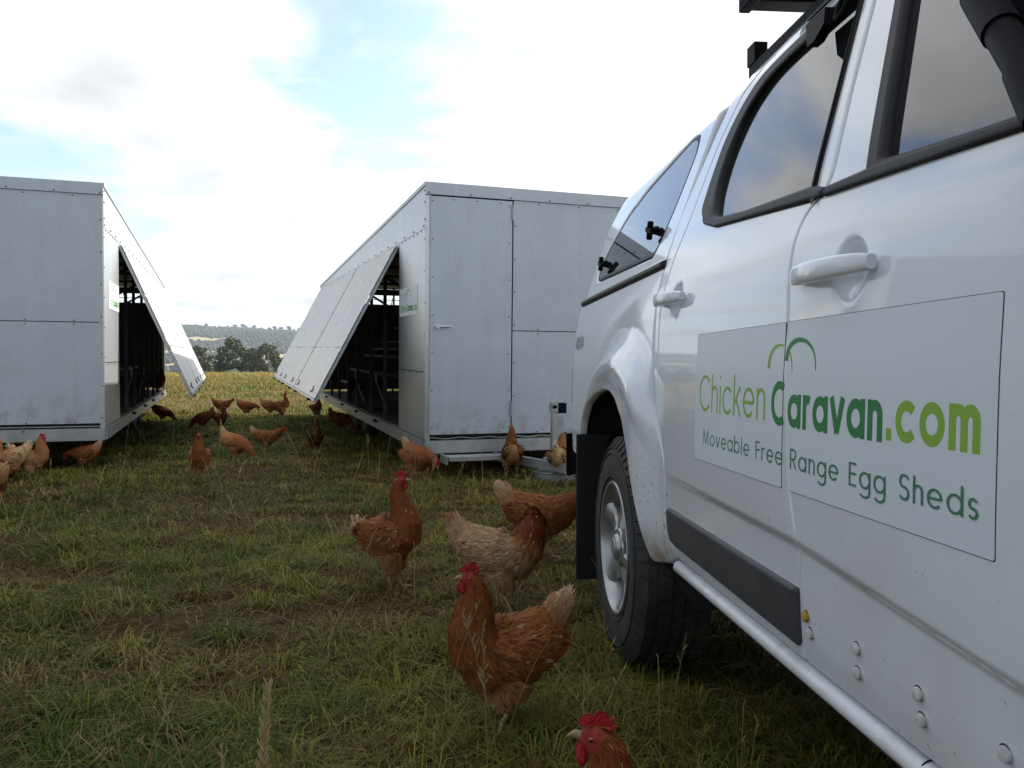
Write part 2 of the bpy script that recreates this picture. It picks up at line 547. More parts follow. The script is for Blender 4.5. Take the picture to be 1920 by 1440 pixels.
def make_tree(name, x, y, h, w, label, cat='tree', group=None, leaves=2600, base=(.080, .090, .038), seed=1, leaf=.45, trunk_r=.16, low=.25, lean=0.0, nclump=14):
    z0 = gzf(x, y) - .1
    t = empty(name, (x, y, z0)); tag(t, label, cat, group)
    rg = random.Random(seed)
    bm = bmesh.new()
    top = Vector((lean * h, 0, h * .80))
    trunk = [Vector((0, 0, 0)), Vector((lean * h * .2 + rg.uniform(-.1, .1), 0, h * .25)), Vector((lean * h * .5, rg.uniform(-.2, .2), h * .5)), top]
    tube(bm, trunk, [trunk_r * 1.25, trunk_r, trunk_r * .7, trunk_r * .2], 7)
    cs, rad = [], []
    for i in range(nclump):
        f = i / (nclump - 1)
        zc = h * (low + (0.93 - low) * f)
        wide = math.sin(math.pi * min(1, .22 + .72 * f)) ** .8
        an = i * 2.4 + rg.uniform(-.5, .5)
        rr = w * .5 * wide * rg.uniform(.35, .85)
        c = Vector((lean * zc + rr * math.cos(an), rr * math.sin(an), zc))
        cs.append(c[:]); rad.append(w * rg.uniform(.14, .24) * (1.15 - .45 * f))
        s0 = trunk[1].lerp(trunk[3], min(.9, max(0.0, f * .9 - .1)))
        mid = s0.lerp(c, .55) + Vector((0, 0, .05 * h))
        tube(bm, [s0, mid, c], [trunk_r * .42, trunk_r * .26, trunk_r * .08], 5)
    link('trunk', bm_mesh(bm, 'trunk', 60), t, M['bark'])
    V, F, col = leaf_cloud(cs, rad, leaves, leaf, seed, base)
    link('crown', np_mesh('crown', V, F, col), t, M['leaf'])
    return t


def at_px(px, dist):
    return (px - 960) / 1550.0 * dist, dist


TREES = [  # px, distance, height, width, leaves, label
    (375, 178, 8.3, 6.0, 2600, 'dark rounded gum tree at the left end of the far tree line, pale trunk below'),
    (406, 186, 6.0, 5.5, 1500, 'low dark bushy tree filling the gap left of the tallest gum'),
    (436, 190, 11.4, 9.0, 5200, 'tallest gum tree in the middle of the far line with pale forked trunk'),
    (474, 187, 8.6, 6.5, 2600, 'dark gum just right of the tallest tree, shorter by a quarter'),
    (503, 182, 9.2, 7.5, 3200, 'wide dense gum at the right end of the line beside the open flap'),
    (341, 205, 3.4, 4.0, 900, 'small dark shrub seen under the left flap edge at the paddock end'),
    (540, 196, 7.2, 7.0, 1800, 'gum tree mostly hidden behind the near caravan flap on the right'),
]
for i, (px, d, h, w, nl, lab) in enumerate(TREES):
    x, y = at_px(px, d)
    make_tree('gum_tree', x, y, h, w, lab, group='gum trees at the far end of the paddock', leaves=nl, seed=11 + i, low=.14, trunk_r=.2, nclump=18, leaf=.55)
# shrubs under the tree line
sx = RNG.uniform(-95, -50, 260) * 1.0; sy = RNG.uniform(165, 210, 260)
s = RNG.uniform(.8, 2.3, 260)
V, F, c = lumps(np.stack([sx, sy, ground_z(sx, sy) + s * .4], 1), np.stack([s * 1.2, s * 1.2, s], 1), np.array([.05, .06, .028])[None] * RNG.uniform(.6, 1.3, (260, 1)), 5)
link('undergrowth', np_mesh('undergrowth', V, F, c), None, M['forest'], 'stuff')

# trees standing along the ridge
rt = None
for i in range(15):
    az = -20.2 + i * .42 + random.uniform(-.15, .15)
    a = math.radians(az)
    x, y = RIDGE * math.sin(a), RIDGE * math.cos(a)
    z = float(hill_h(np.array([x]), np.array([y]))[0])
    if rt is None:
        rg = np.random.default_rng(2)
        cs = np.array([[rg.uniform(-4, 4), rg.uniform(-3, 3), rg.uniform(6, 11)] for _ in range(7)])
        V, F, c = lumps(cs, np.tile([[3.6, 3.6, 2.4]], (7, 1)) * rg.uniform(.7, 1.2, (7, 1)), np.tile([[.05, .055, .035]], (7, 1)), 9)
        cm = np_mesh('crown', V, F, c)
        bm = bmesh.new(); tube(bm, [(0, 0, -1), (.2, 0, 4), (0, 0, 9)], [.5, .4, .25], 6); tm = bm_mesh(bm, 'trunk')
        rt = True
    t = empty('ridge_tree', (x, y, z), (0, 0, random.uniform(0, 6.28)))
    s = random.uniform(.55, 1.15); t.scale = (s * random.uniform(.9, 1.5), s, s)
    tag(t, 'tiny lone tree standing on the skyline of the far ridge', 'tree', 'lone trees along the far ridge')
    link('crown', cm, t, M['forest']); link('trunk', tm, t, M['bark'])

# unseen gum tree added right of the ute to throw broken shade over the foreground
make_tree('added_shade_tree', 9.6, 12.4, 10.6, 6.4, 'unseen tall gum tree added right of the white pickup to shade the foreground grass', leaves=15000, seed=77, leaf=.26, low=.42, trunk_r=.2, nclump=22)

# ------------------------------------------------------------------ grass


def blades(x, y, h, w, col, lean, seed, z=None, ang=None):
    rg = np.random.default_rng(seed)
    n = len(x)
    z = ground_z(x, y) - .006 if z is None else z
    a = rg.uniform(0, 2 * math.pi, n) if ang is None else ang
    ca, sa = np.cos(a), np.sin(a)
    px, py = -sa, ca
    l1 = lean * rg.uniform(.3, 1.0, n); l2 = lean * rg.uniform(1.2, 2.4, n)
    B = np.stack([x, y, z], 1)
    s = np.stack([px, py, 0 * px], 1) * (w / 2)[:, None]
    d = np.stack([ca, sa, 0 * ca], 1)
    up = np.array([0, 0, 1.])
    mid = B + d * (h * l1 * .5)[:, None] + up * (h * .55)[:, None]
    tip = B + d * (h * l2 * .62)[:, None] + up * (h * np.clip(1.05 - l2 * .32, .25, 1))[:, None]
    V = np.stack([B - s, B + s, mid + s * .7, mid - s * .7, tip], 1).reshape(-1, 3)
    o = (np.arange(n) * 5)[:, None]
    F = np.concatenate([o + [0, 1, 2], o + [0, 2, 3], o + [3, 2, 4]], 1).reshape(-1, 3)
    return V, F, np.repeat(col, 5, 0)


def grass_colours(x, y, rg, dry, jit=.65):
    n = len(x)
    g1 = np.array([.080, .122, .020]); g2 = np.array([.185, .180, .034]); st = np.array([.25, .195, .078]); br = np.array([.12, .058, .022])
    f = fbm(x * .55 + 9, y * .55, 31, 3); f2 = fbm(x * 1.7, y * 1.7, 41, 3)
    t = rg.random(n)
    c = np.where((f + rg.normal(0, .12, n) > .5)[:, None], g1, g2)
    pd = np.clip(dry + (f2 - .5) * .9, 0.03, .95)
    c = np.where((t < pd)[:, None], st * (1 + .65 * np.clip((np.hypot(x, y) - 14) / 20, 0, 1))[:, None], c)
    c = np.where(((t > .90) & (f2 > .45))[:, None], br, c)
    return c * rg.uniform(jit, 2 - jit, (n, 1))


def scatter(n, r0, r1, a0, a1, power, seed):
    rg = np.random.default_rng(seed)
    u = rg.random(n)
    r = (r0 ** power + u * (r1 ** power - r0 ** power)) ** (1 / power)
    a = np.radians(rg.uniform(a0, a1, n))
    return r * np.sin(a), r * np.cos(a), r, rg


GV, GF, GC = [], [], []


def add_blades(V, F, C):
    o = sum(len(v) for v in GV)
    GV.append(V); GF.append(F + o); GC.append(C)


# near turf
x, y, r, rg = scatter(170000, .75, 6.0, -48, 58, 1.15, 1)
tuft = fbm(x * 3.2, y * 3.2, 51, 2); cover = fbm(x * 1.1 + 5, y * 1.6, 61, 3)
bare = np.clip((cover - .30) * 6, 0.6, 1) * np.clip((fbm(x * 1.5 + 20, y * 2.1, 91, 3) - .285) * 12, .22, 1)
k = rg.random(len(x)) < bare
x, y, r, tuft, bare = x[k], y[k], r[k], tuft[k], bare[k]
h = (.014 + .075 * tuft ** 2.0 * bare) * rg.uniform(.5, 1.4, len(x))
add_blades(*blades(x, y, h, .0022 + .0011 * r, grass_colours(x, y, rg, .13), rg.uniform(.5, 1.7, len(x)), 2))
# tussocks: blades fanning out of one root
def tussocks(n, r0, r1, a0, a1, power, nb, seed):
    tx, ty, tr, rg = scatter(n, r0, r1, a0, a1, power, seed)
    k = (fbm(tx * 1.5 + 20, ty * 2.1, 91, 3) > .36) & (rg.random(n) < .35 + .9 * fbm(tx * .9, ty * 1.3, 95, 2))
    tx, ty, tr = tx[k], ty[k], tr[k]; n = len(tx)
    size = rg.uniform(.5, 1.0, n) * (.65 + .7 * fbm(tx * .5 + 3, ty * .7, 97, 2))
    base = grass_colours(tx, ty, rg, .04, .75)
    i = np.repeat(np.arange(n), nb); m = len(i)
    an = rg.uniform(0, 2 * math.pi, m); d = np.sqrt(rg.random(m)) * .075 * size[i]
    x, y = tx[i] + np.cos(an) * d, ty[i] + np.sin(an) * d * .8
    h = size[i] * rg.uniform(.06, .155, m)
    dry = rg.random(m) < .10
    col = base[i] * rg.uniform(.7, 1.3, (m, 1)); col[dry] = np.array([.22, .165, .065]) * rg.uniform(.6, 1.2, (dry.sum(), 1))
    lean = .35 + 1.5 * d / .075 / np.maximum(size[i], .2) * rg.uniform(.4, 1.2, m)
    add_blades(*blades(x, y, h, .0020 + .0009 * tr[i], col, lean, seed + 1, None, an + rg.normal(0, .7, m)))


tussocks(2300, .8, 5.5, -48, 55, 1.25, 42, 71)
tussocks(3300, 5.2, 15.5, -46, 22, 1.4, 26, 73)
# flattened dead thatch between the tufts
x, y, r, rg = scatter(60000, .75, 9.0, -48, 58, 1.2, 21)
c = np.where((rg.random(len(x)) < .55)[:, None], np.array([.11, .060, .026]), np.array([.21, .150, .060])) * rg.uniform(.5, 1.3, (len(x), 1))
c = np.where((rg.random(len(x)) < .25)[:, None], np.array([.06, .075, .018]), c)
add_blades(*blades(x, y, rg.uniform(.03, .075, len(x)), .002 + .001 * r, c, rg.uniform(1.9, 2.6, len(x)), 22))
# middle, trampled and shaded ground between the sheds
x, y, r, rg = scatter(140000, 5.6, 17.0, -46, 24, 1.3, 3)
tuft = fbm(x * 2.2, y * 2.2, 52, 2); cover = fbm(x * .8 + 5, y * 1.2, 62, 3)
bare = np.clip((cover - .28) * 6, 0.60, 1) * np.clip((fbm(x * 1.2 + 20, y * 1.9, 91, 3) - .285) * 12, .3, 1)
k = rg.random(len(x)) < bare
x, y, r, tuft, bare = x[k], y[k], r[k], tuft[k], bare[k]
h = (.03 + .08 * tuft ** 1.4 * bare) * rg.uniform(.5, 1.4, len(x))
add_blades(*blades(x, y, h, .004 + .0007 * r, grass_colours(x, y, rg, .14 + .02 * np.clip(r - 8, 0, 20)), rg.uniform(.3, 1.3, len(x)), 4))
# tall dry paddock grass beyond
x, y, r, rg = scatter(190000, 14, 118, -46, 14, .7, 5)
tuft = fbm(x * .5, y * .5, 53, 3)
h = (.05 + .26 * tuft ** 1.3 * np.clip((r - 13) / 26, .18, 1)) * rg.uniform(.5, 1.35, len(x))
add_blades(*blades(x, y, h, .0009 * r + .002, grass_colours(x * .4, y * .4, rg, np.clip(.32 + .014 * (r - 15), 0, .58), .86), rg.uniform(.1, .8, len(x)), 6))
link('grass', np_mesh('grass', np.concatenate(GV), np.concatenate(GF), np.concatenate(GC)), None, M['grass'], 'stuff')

# tall seed stalks


def stalks(spec, seed):
    rg = np.random.default_rng(seed)
    Vs, Fs, Cs, off = [], [], [], 0
    for (x, y, h, lx, ly, head) in spec:
        z = gzf(x, y) - .01
        P = [np.array([x + lx * h * t ** 1.6, y + ly * h * t ** 1.6, z + h * t * (1 - .12 * t * (abs(lx) + abs(ly)))]) for t in np.linspace(0, 1, 7)]
        r = math.hypot(x, y); w = .0011 + .00038 * r
        col = np.array([.36, .28, .14]) * rg.uniform(.6, 1.1)
        for a in (0, math.pi / 2):
            s = np.array([math.cos(a), math.sin(a), 0]) * w / 2
            for p, q in zip(P, P[1:]):
                Vs += [p - s, p + s, q + s, q - s]; Fs.append([off, off + 1, off + 2, off + 3]); off += 4; Cs += [col] * 4
        fz = head > .99 and h > .44 and r < 1.2
        nb = int(head * rg.uniform(10, 16)) * (4 if fz else 1)
        for i in range(nb):      # spikelets of the seed head
            t = 1 - .28 * i / max(nb, 1)
            p = P[0] + (P[-1] - P[0]) * t
            j = min(int(t * 6), 5); f = t * 6 - j
            p = P[j] * (1 - f) + P[j + 1] * f
            an = rg.uniform(0, 6.28); l = h * (.052 if fz else .085) * rg.uniform(.5, 1.3) * (1.15 - t + .35)
            k_ = .42 if fz else .5
            d = np.array([math.cos(an) * k_ + lx * .4, math.sin(an) * k_ + ly * .4, .9]); d /= np.linalg.norm(d)
            s = np.cross(d, [math.sin(an), -math.cos(an), .3]); s = s / np.linalg.norm(s) * (w * (.5 if fz else .9) + l * .04)
            c2 = col * rg.uniform(.8, 1.3)
            Vs += [p - s * .5, p + s * .5, p + d * l * .7 + s, p + d * l - s * .2]; Fs.append([off, off + 1, off + 2, off + 3]); off += 4; Cs += [c2] * 4
    return np_mesh('seed_stalks', np.array(Vs), np.array(Fs), np.array(Cs))


spec = []
for i in range(230):
    r = 1.6 + 11 * random.random() ** 1.3; a = math.radians(random.uniform(-38, 12))
    x, y = r * math.sin(a), r * math.cos(a)
    if random.random() < .3 and r < 4: continue
    spec.append((x, y, random.uniform(.16, .46), random.uniform(-.5, .5), random.uniform(-.3, .3), random.choice([0, .5, 1])))
# the ones that stand out in front of the lens
spec += [(-.045, 1.62, .46, -.03, .02, 1.1), (-.02, 1.58, .30, -.45, .05, .4), (.19, 2.42, .40, -.30, .0, 1.2), (.36, 1.9, .34, .12, 0, .3), (.34, 1.88, .30, -.02, 0, .2),
         (-.47, 6.0, .40, -.35, 0, 0), (-.44, 5.9, .35, .35, 0, 0), (-.50, 4.7, .30, -.5, 0, .8), (.43, 1.55, .33, .02, 0, .5), (.45, 1.6, .28, .1, 0, .5)]
link('seed_stalks', stalks(spec, 4), None, M['stalk'], 'stuff')
big = [(-.335, 1.06, .560, .03, .02, 3.2), (-.345, 1.07, .485, -.07, 0, 1.6), (-.325, 1.05, .475, .09, 0, 1.6), (-.335, 1.07, .45, .04, .05, 1.4), (-.350, 1.05, .44, -.10, 0, 1.0), (-.33, 1.06, .52, .015, .03, 2.0)]
tag(link('grass_plume', stalks(big, 9), None, M['stalk']), 'pale dry feathery grass seed plume standing at the bottom edge in front', 'grass plume')

# ------------------------------------------------------------------ haze
bm = bmesh.new(); bx(bm, -2600, 2200, -90, 3500, -30, 165)
hz = link('haze', bm_mesh(bm, 'haze'), None, None, 'stuff')
hmx = bpy.data.materials.new('haze_air'); hmx.use_nodes = True
nt = hmx.node_tree; nt.nodes.clear()
o_ = nt.nodes.new('ShaderNodeOutputMaterial'); v_ = nt.nodes.new('ShaderNodeVolumePrincipled')
v_.inputs['Color'].default_value = (.72, .83, 1.0, 1); v_.inputs['Density'].default_value = HAZE = 1.6e-4
nt.links.new(v_.outputs[0], o_.inputs['Volume'])
hz.data.materials.append(hmx)
# ------------------------------------------------------------------ lettering (round monoline capitals and minuscules)


def arc(cx, cy, r, a0, a1, n=16, ry=None):
    ry = r if ry is None else ry
    return [(cx + r * math.cos(math.radians(a0 + (a1 - a0) * i / n)), cy + ry * math.sin(math.radians(a0 + (a1 - a0) * i / n))) for i in range(n + 1)]


def seg(*p, n=4):
    out = [p[0]]
    for a, b in zip(p, p[1:]):
        out += [(a[0] + (b[0] - a[0]) * i / n, a[1] + (b[1] - a[1]) * i / n) for i in range(1, n + 1)]
    return out


XH = .72


def glyph(ch, t):
    R = (XH - t) / 2; cx = t / 2 + R; cy = XH / 2; w = XH; h2 = t / 2
    rn = R * .66
    if ch == 'o': return [arc(cx, cy, R, 0, 360, 32)], w
    if ch == 'c': return [arc(cx, cy, R, 42, 318, 28)], w * .9
    if ch == 'e': return [seg((cx - R, cy), (cx + R, cy)), arc(cx, cy, R, 0, 318, 30)], w
    if ch in 'ad':
        return [arc(cx, cy, R, 0, 360, 32), seg((cx + R, 0), (cx + R, XH if ch == 'a' else 1.02))], w
    if ch == 'b': return [arc(cx, cy, R, 0, 360, 32), seg((cx - R, 0), (cx - R, 1.02))], w
    if ch == 'g':
        return [arc(cx, cy, R, 0, 360, 32), seg((cx + R, XH), (cx + R, -.10)), arc(cx, -.10, R, 0, -150, 14, R * .75)], w
    if ch == 'h' or ch == 'n':
        return [seg((h2, 0), (h2, 1.02 if ch == 'h' else XH)), arc(h2 + rn, XH - h2 - rn, rn, 180, 0, 14) + seg((h2 + 2 * rn, XH - h2 - rn), (h2 + 2 * rn, 0))[1:]], 2 * rn + t
    if ch == 'm':
        q = rn * .86
        return [seg((h2, 0), (h2, XH)), arc(h2 + q, XH - h2 - q, q, 180, 0, 14) + seg((h2 + 2 * q, XH - h2 - q), (h2 + 2 * q, 0))[1:],
                arc(h2 + 3 * q, XH - h2 - q, q, 180, 0, 14) + seg((h2 + 4 * q, XH - h2 - q), (h2 + 4 * q, 0))[1:]], 4 * q + t
    if ch == 'i': return [seg((h2, 0), (h2, XH)), seg((h2, .90), (h2, .90 + t * 1.1), n=1)], t
    if ch == 'l': return [seg((h2, 0), (h2, 1.02))], t
    if ch == 'k': return [seg((h2, 0), (h2, 1.02)), seg((h2 + .02, .30), (.44, XH)), seg((.17, .44), (.48, 0))], .5
    if ch == 'r': return [seg((h2, 0), (h2, XH)), arc(h2 + rn, XH - h2 - rn, rn, 180, 62, 10)], .34 + t * .3
    if ch == 'v': return [seg((h2 * .7, XH), (.31, h2 * .4)), seg((.31, h2 * .4), (.62 - h2 * .7, XH))], .62
    if ch == '.': return [seg((t * .6, 0), (t * .6, t * 1.15), n=1)], t * 1.2
    if ch == 'C':
        r = (1 - t) / 2
        return [arc(h2 + r, .5, r, 42, 318, 32)], .88
    if ch == 'M': return [seg((h2, 0), (.12, 1)), seg((.12, 1), (.46, .06)), seg((.46, .06), (.80, 1)), seg((.80, 1), (.92 - h2, 0))], .92
    if ch == 'F': return [seg((h2, 0), (h2, 1)), seg((h2, 1 - h2), (.48, 1 - h2)), seg((h2, .53), (.46, .53))], .48
    if ch == 'E': return [seg((h2, 0), (h2, 1)), seg((h2, 1 - h2), (.50, 1 - h2)), seg((h2, .53), (.48, .53)), seg((h2, h2), (.50, h2))], .5
    if ch == 'R':
        return [seg((h2, 0), (h2, 1)), seg((h2, 1 - h2), (.28, 1 - h2)) + arc(.28, .74 - h2 * .5, .26 - h2 * .5, 90, -90, 12)[1:] + seg((.28, .48), (h2, .48))[1:], seg((.26, .48), (.54, 0))], .56
    if ch == 'S' or ch == 's':
        H = 1 if ch == 'S' else XH
        r = (H - t) / 4
        return [arc(.06 + r, H - h2 - r, r, 25, 270, 16) + arc(.06 + r, h2 + r, r, 90, -155, 16)[1:]], 2 * r + .1
    if ch == '4': return [seg((.44, 0), (.44, 1)), seg((.44, 1), (.03, .28)), seg((.03, .28), (.62, .28))], .62
    if ch == 'X': return [seg((.03, 0), (.58, 1)), seg((.03, 1), (.58, 0))], .62
    return [], .36


def ribbon(pts, t, taper=None):
    """flat strip of width t along 2D points -> verts, quads"""
    P = np.array(pts, float)
    d = np.gradient(P, axis=0)
    d /= np.maximum(np.linalg.norm(d, axis=1, keepdims=True), 1e-9)
    if np.linalg.norm(P[0] - P[-1]) < 1e-6:
        dd = P[1] - P[-2]; d[0] = d[-1] = dd / np.linalg.norm(dd)
    nrm = np.stack([-d[:, 1], d[:, 0]], 1)
    w = np.full(len(P), t / 2) if taper is None else np.array([taper(i / (len(P) - 1)) for i in range(len(P))]) / 2
    V = np.concatenate([P + nrm * w[:, None], P - nrm * w[:, None]])
    n = len(P)
    F = [[i, i + 1, n + i + 1, n + i] for i in range(n - 1)]
    return V, np.array(F)


def text_strips(s, t, gap):
    """-> list of (V2d, F) strips and total width, cap height 1"""
    x, out = 0, []
    for ch in s:
        g, w = glyph(ch, t)
        for st in g:
            V, F = ribbon(st, t)
            out.append((V + [x, 0], F))
        x += w + gap
    return out, x - gap


def place_text(name, s, t, gap, x0, x1, y0, cap, mapf, parent, m):
    """mapf(X, Y, k) -> 3D point; text fitted between x0 and x1"""
    st, w = text_strips(s, t, gap)
    Vs, Fs, off = [], [], 0
    for k, (V, F) in enumerate(st):
        P = [mapf(x0 + (x1 - x0) * v[0] / w, y0 + cap * v[1], k) for v in V]
        Vs += P; Fs.append(F + off); off += len(P)
    me = np_mesh(name, np.array([list(p) for p in Vs]), np.concatenate(Fs))
    return link(name, me, parent, m)


def place_arch(name, pts, taper, mapf, parent, m, k=0):
    V, F = ribbon(pts, 0, taper)
    return link(name, np_mesh(name, np.array([list(mapf(v[0], v[1], k)) for v in V]), F), parent, m)


# ------------------------------------------------------------------ chicken caravans
W, LEN = 2.4, 8.4
Z1, Z2, ZH = 2.27, 1.95, 1.86     # roof height at front and rear, hinge line


def roof_z(y):
    return Z1 + (Z2 - Z1) * y / LEN


def caravan(name, loc, yaw, pit, sgn, label, door, flap_ang, drawbar, group):
    root = empty(name, loc, (0, 0, 0))
    root.rotation_mode = 'XYZ'
    root.rotation_euler = (Matrix.Rotation(yaw, 4, 'Z') @ Matrix.Rotation(pit, 4, 'X')).to_euler()
    tag(root, label, 'caravan', group)

    def B(bm, a0, a1, y0, y1, z0, z1): bx(bm, sgn * a0, sgn * a1, y0, y1, z0, z1)

    def P(a, y, z): return Vector((sgn * a, y, z))

    def part(nm, f, m, parent=root, smooth=None, kind=None):
        bm = bmesh.new(); f(bm)
        return link(nm, bm_mesh(bm, nm, smooth), parent, m, kind)

    def prism(bm, quad, th):
        """quad of 4 (a,y,z) points given thickness along a"""
        A = [bm.verts.new(P(*q)) for q in quad]; Bv = [bm.verts.new(P(q[0] + th, q[1], q[2])) for q in quad]
        bm.faces.new(A); bm.faces.new(Bv[::-1])
        for i in range(4): bm.faces.new((A[i], A[(i + 1) % 4], Bv[(i + 1) % 4], Bv[i]))

    def rivets(nm, pts, normal, parent, r=.009):
        bm = bmesh.new()
        n = Vector((sgn * normal[0], normal[1], normal[2])).normalized()
        q = n.to_track_quat('Z', 'Y').to_matrix().to_4x4()
        for p in pts:
            bmesh.ops.create_cone(bm, cap_ends=True, segments=6, radius1=r, radius2=r * .55, depth=r * .9, matrix=Matrix.Translation(P(*p) + n * r * .4) @ q)
        return link(nm, bm_mesh(bm, nm), parent, M['rivet'], 'stuff')

    # chassis
    part('chassis_rail', lambda bm: B(bm, 0, W, -.03, .05, -.125, -.012), M['zinc'])
    part('chassis_rail', lambda bm: B(bm, -.012, .055, .053, LEN, -.125, -.012), M['zinc'])
    part('chassis_rail', lambda bm: B(bm, W - .055, W + .012, .053, LEN, -.125, -.012), M['zinc'])
    part('chassis_rail', lambda bm: B(bm, .058, W - .058, LEN - .06, LEN, -.122, -.014), M['zinc'])

    def cross(bm):
        for y in np.arange(1.0, LEN - .3, 1.05): B(bm, .058, W - .058, y, y + .05, -.10, -.03)
    part('cross_member', cross, M['dark_steel'])
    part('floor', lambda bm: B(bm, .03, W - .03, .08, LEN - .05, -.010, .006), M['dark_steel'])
    # corner posts
    for a0, y0 in ((.002, .002), (W - .042, .002), (.002, LEN - .042), (W - .042, LEN - .042)):
        part('corner_post', lambda bm: B(bm, a0, a0 + .04, y0, y0 + .04, -.01, roof_z(y0) - .045), M['zinc_bright'])
    # roof
    def roofm(bm):
        A = [P(-.015, -.02, Z1 - .03), P(W + .015, -.02, Z1 - .03), P(W + .015, LEN + .03, roof_z(LEN) - .03), P(-.015, LEN + .03, roof_z(LEN) - .03)]
        v = [bm.verts.new(p) for p in A] + [bm.verts.new(p + Vector((0, 0, .032))) for p in A]
        for q in ((0, 3, 2, 1), (4, 5, 6, 7), (0, 1, 5, 4), (1, 2, 6, 5), (2, 3, 7, 6), (3, 0, 4, 7)): bm.faces.new([v[i] for i in q])
    part('roof', roofm, M['galv'])

    def battens(bm):
        for y in np.arange(.6, LEN, 1.1): B(bm, .05, W - .05, y, y + .045, roof_z(y) - .09, roof_z(y) - .045)
    part('flap_backing', lambda bm: None, M['gap']) if False else None
    part('roof_batten', battens, M['dark_steel'])
    # front wall
    flash = part('roof_flashing', lambda bm: B(bm, -.006, W + .006, -.026, .004, Z1 - .105, Z1 - .031), M['galv'])
    rivets('rivets', [(a, -.026, Z1 - .09) for a in np.arange(.02, W, .38)], (0, -1, 0), flash)
    d0, d1 = door

    def wallseg(a0, a1):
        if a1 - a0 < .05: return
        for z0, z1 in ((.035, .975), (.983, Z1 - .108)):
            w_ = part('wall_panel', lambda bm: B(bm, a0 + .003, a1 - .003, -.012, .004, z0, z1), M['galv'])
            pts = [(a0 + .02, z) for z in np.arange(z0 + .05, z1, .30)] + [(a1 - .02, z) for z in np.arange(z0 + .05, z1, .30)]
            pts += [(a, z1 - .02) for a in np.arange(a0 + .25, a1 - .1, .4)] + [(a, z0 + .012) for a in np.arange(a0 + .25, a1 - .1, .4)]
            rivets('rivets', [(a, -.013, z) for a, z in pts], (0, -1, 0), w_, .0075)
    wallseg(.0, d0 - .004); wallseg(d1 + .006, W)
    part('door_frame', lambda bm: (B(bm, d0 - .002, d0 + .006, .005, .02, .03, Z1 - .11), B(bm, d1 - .003, d1 + .006, .005, .02, .03, Z1 - .11), B(bm, d0, d1, .021, .03, .02, Z1 - .11)), M['gap'])
    dr = part('door', lambda bm: B(bm, d0 + .010, d1 - .006, -.018, .003, .042, Z1 - .118), M['galv'])
    hy = d0 + .11 if sgn > 0 else d1 - .11
    def handle(bm):
        tube(bm, [P(hy - .04, -.03, 1.003), P(hy + .06, -.052, 1.006), P(hy + .085, -.052, 1.006)], [.011, .009, .008], 8)
        tube(bm, [P(hy - .035, -.018, 1.003), P(hy - .035, -.05, 1.003)], .016, 10)
        B(bm, hy - .055, hy - .015, -.024, -.018, .98, 1.026)
    part('handle', handle, M['zinc_bright'], dr, 40)
    for z in (.20, 1.98):
        part('hinge', lambda bm: (B(bm, d1 - .012, d1 + .010, -.03, -.019, z, z + .13), tube(bm, [P(d1 - .001, -.031, z - .004), P(d1 - .001, -.031, z + .134)], .008, 8)), M['zinc'], dr)
    rivets('rivets', [(a, -.019, z) for a in (d0 + .03, d1 - .03) for z in np.arange(.10, 2.15, .335)] + [(a, -.019, z) for a in np.arange(d0 + .22, d1 - .1, .22) for z in (.058, 2.13)], (0, -1, 0), dr, .007)
    # gap above the rail with the corrugated edge of the floor sheet
    def wavy(bm):
        v = []
        for i in range(121):
            a = .05 + (W - .1) * i / 120
            z = .010 + (.0055 * math.sin(a * 24) if sgn > 0 else 0)
            v.append((bm.verts.new(P(a, .012, z)), bm.verts.new(P(a, .012, z - .008)), bm.verts.new(P(a, .03, z - .002))))
        for p, q in zip(v, v[1:]):
            bm.faces.new((p[0], q[0], q[1], p[1])); bm.faces.new((p[0], p[2], q[2], q[0]))
    part('floor_sheet_edge', wavy, M['zinc'], None and root or root)
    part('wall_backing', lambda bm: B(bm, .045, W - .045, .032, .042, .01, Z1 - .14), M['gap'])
    # visible side: band, fixed panel, flaps
    def side(s_in, is_open):
        """s_in: 0 near side, 1 far side (mirrored across the floor)"""
        A = (lambda a: a) if not s_in else (lambda a: W - a)

        def pr(bm, quad, th):
            prism(bm, [(A(q[0]), q[1], q[2]) for q in quad], th if not s_in else -th)
        band = part('side_band', lambda bm: pr(bm, [(-.004, .002, ZH + .012), (-.004, LEN, ZH + .012), (-.004, LEN, roof_z(LEN) - .032), (-.004, .002, Z1 - .032)], .006), M['galv_side'])
        nrm = (-1 if not s_in else 1, 0, 0)
        rivets('rivets', [(A(-.006), y, ZH + .035) for y in np.arange(.06, LEN, .42)] + [(A(-.006), .02, z) for z in (1.95, 2.1, 2.2)], nrm, band)
        for z0, z1 in ((.0, .596), (.604, ZH + .008)):
            fp = part('side_panel', lambda bm: pr(bm, [(-.003, .003, z0), (-.003, 1.165, z0), (-.003, 1.165, z1), (-.003, .003, z1)], .006), M['galv_side'])
            rivets('rivets', [(A(-.004), y, z) for y in (.02, 1.15) for z in np.arange(z0 + .05, z1, .28)] + [(A(-.004), y, z1 - .012) for y in np.arange(.15, 1.1, .17)], nrm, fp, .007)
        ang = flap_ang if is_open else 0.0
        edges = [1.19, 3.87, 6.20, 8.36]
        Lf = 1.79
        for y in edges[1:-1]:
            part('flap_joint', lambda bm: beam(bm, P(A(-.008), y, ZH - .01), P(A(-.008 - Lf * math.sin(ang)), y, ZH - (Lf - .01) * math.cos(ang)), .066, .006, (math.cos(ang) * (-sgn if not s_in else sgn), 0, -math.sin(ang)) if False else (1, 0, .3)), M['gap'])
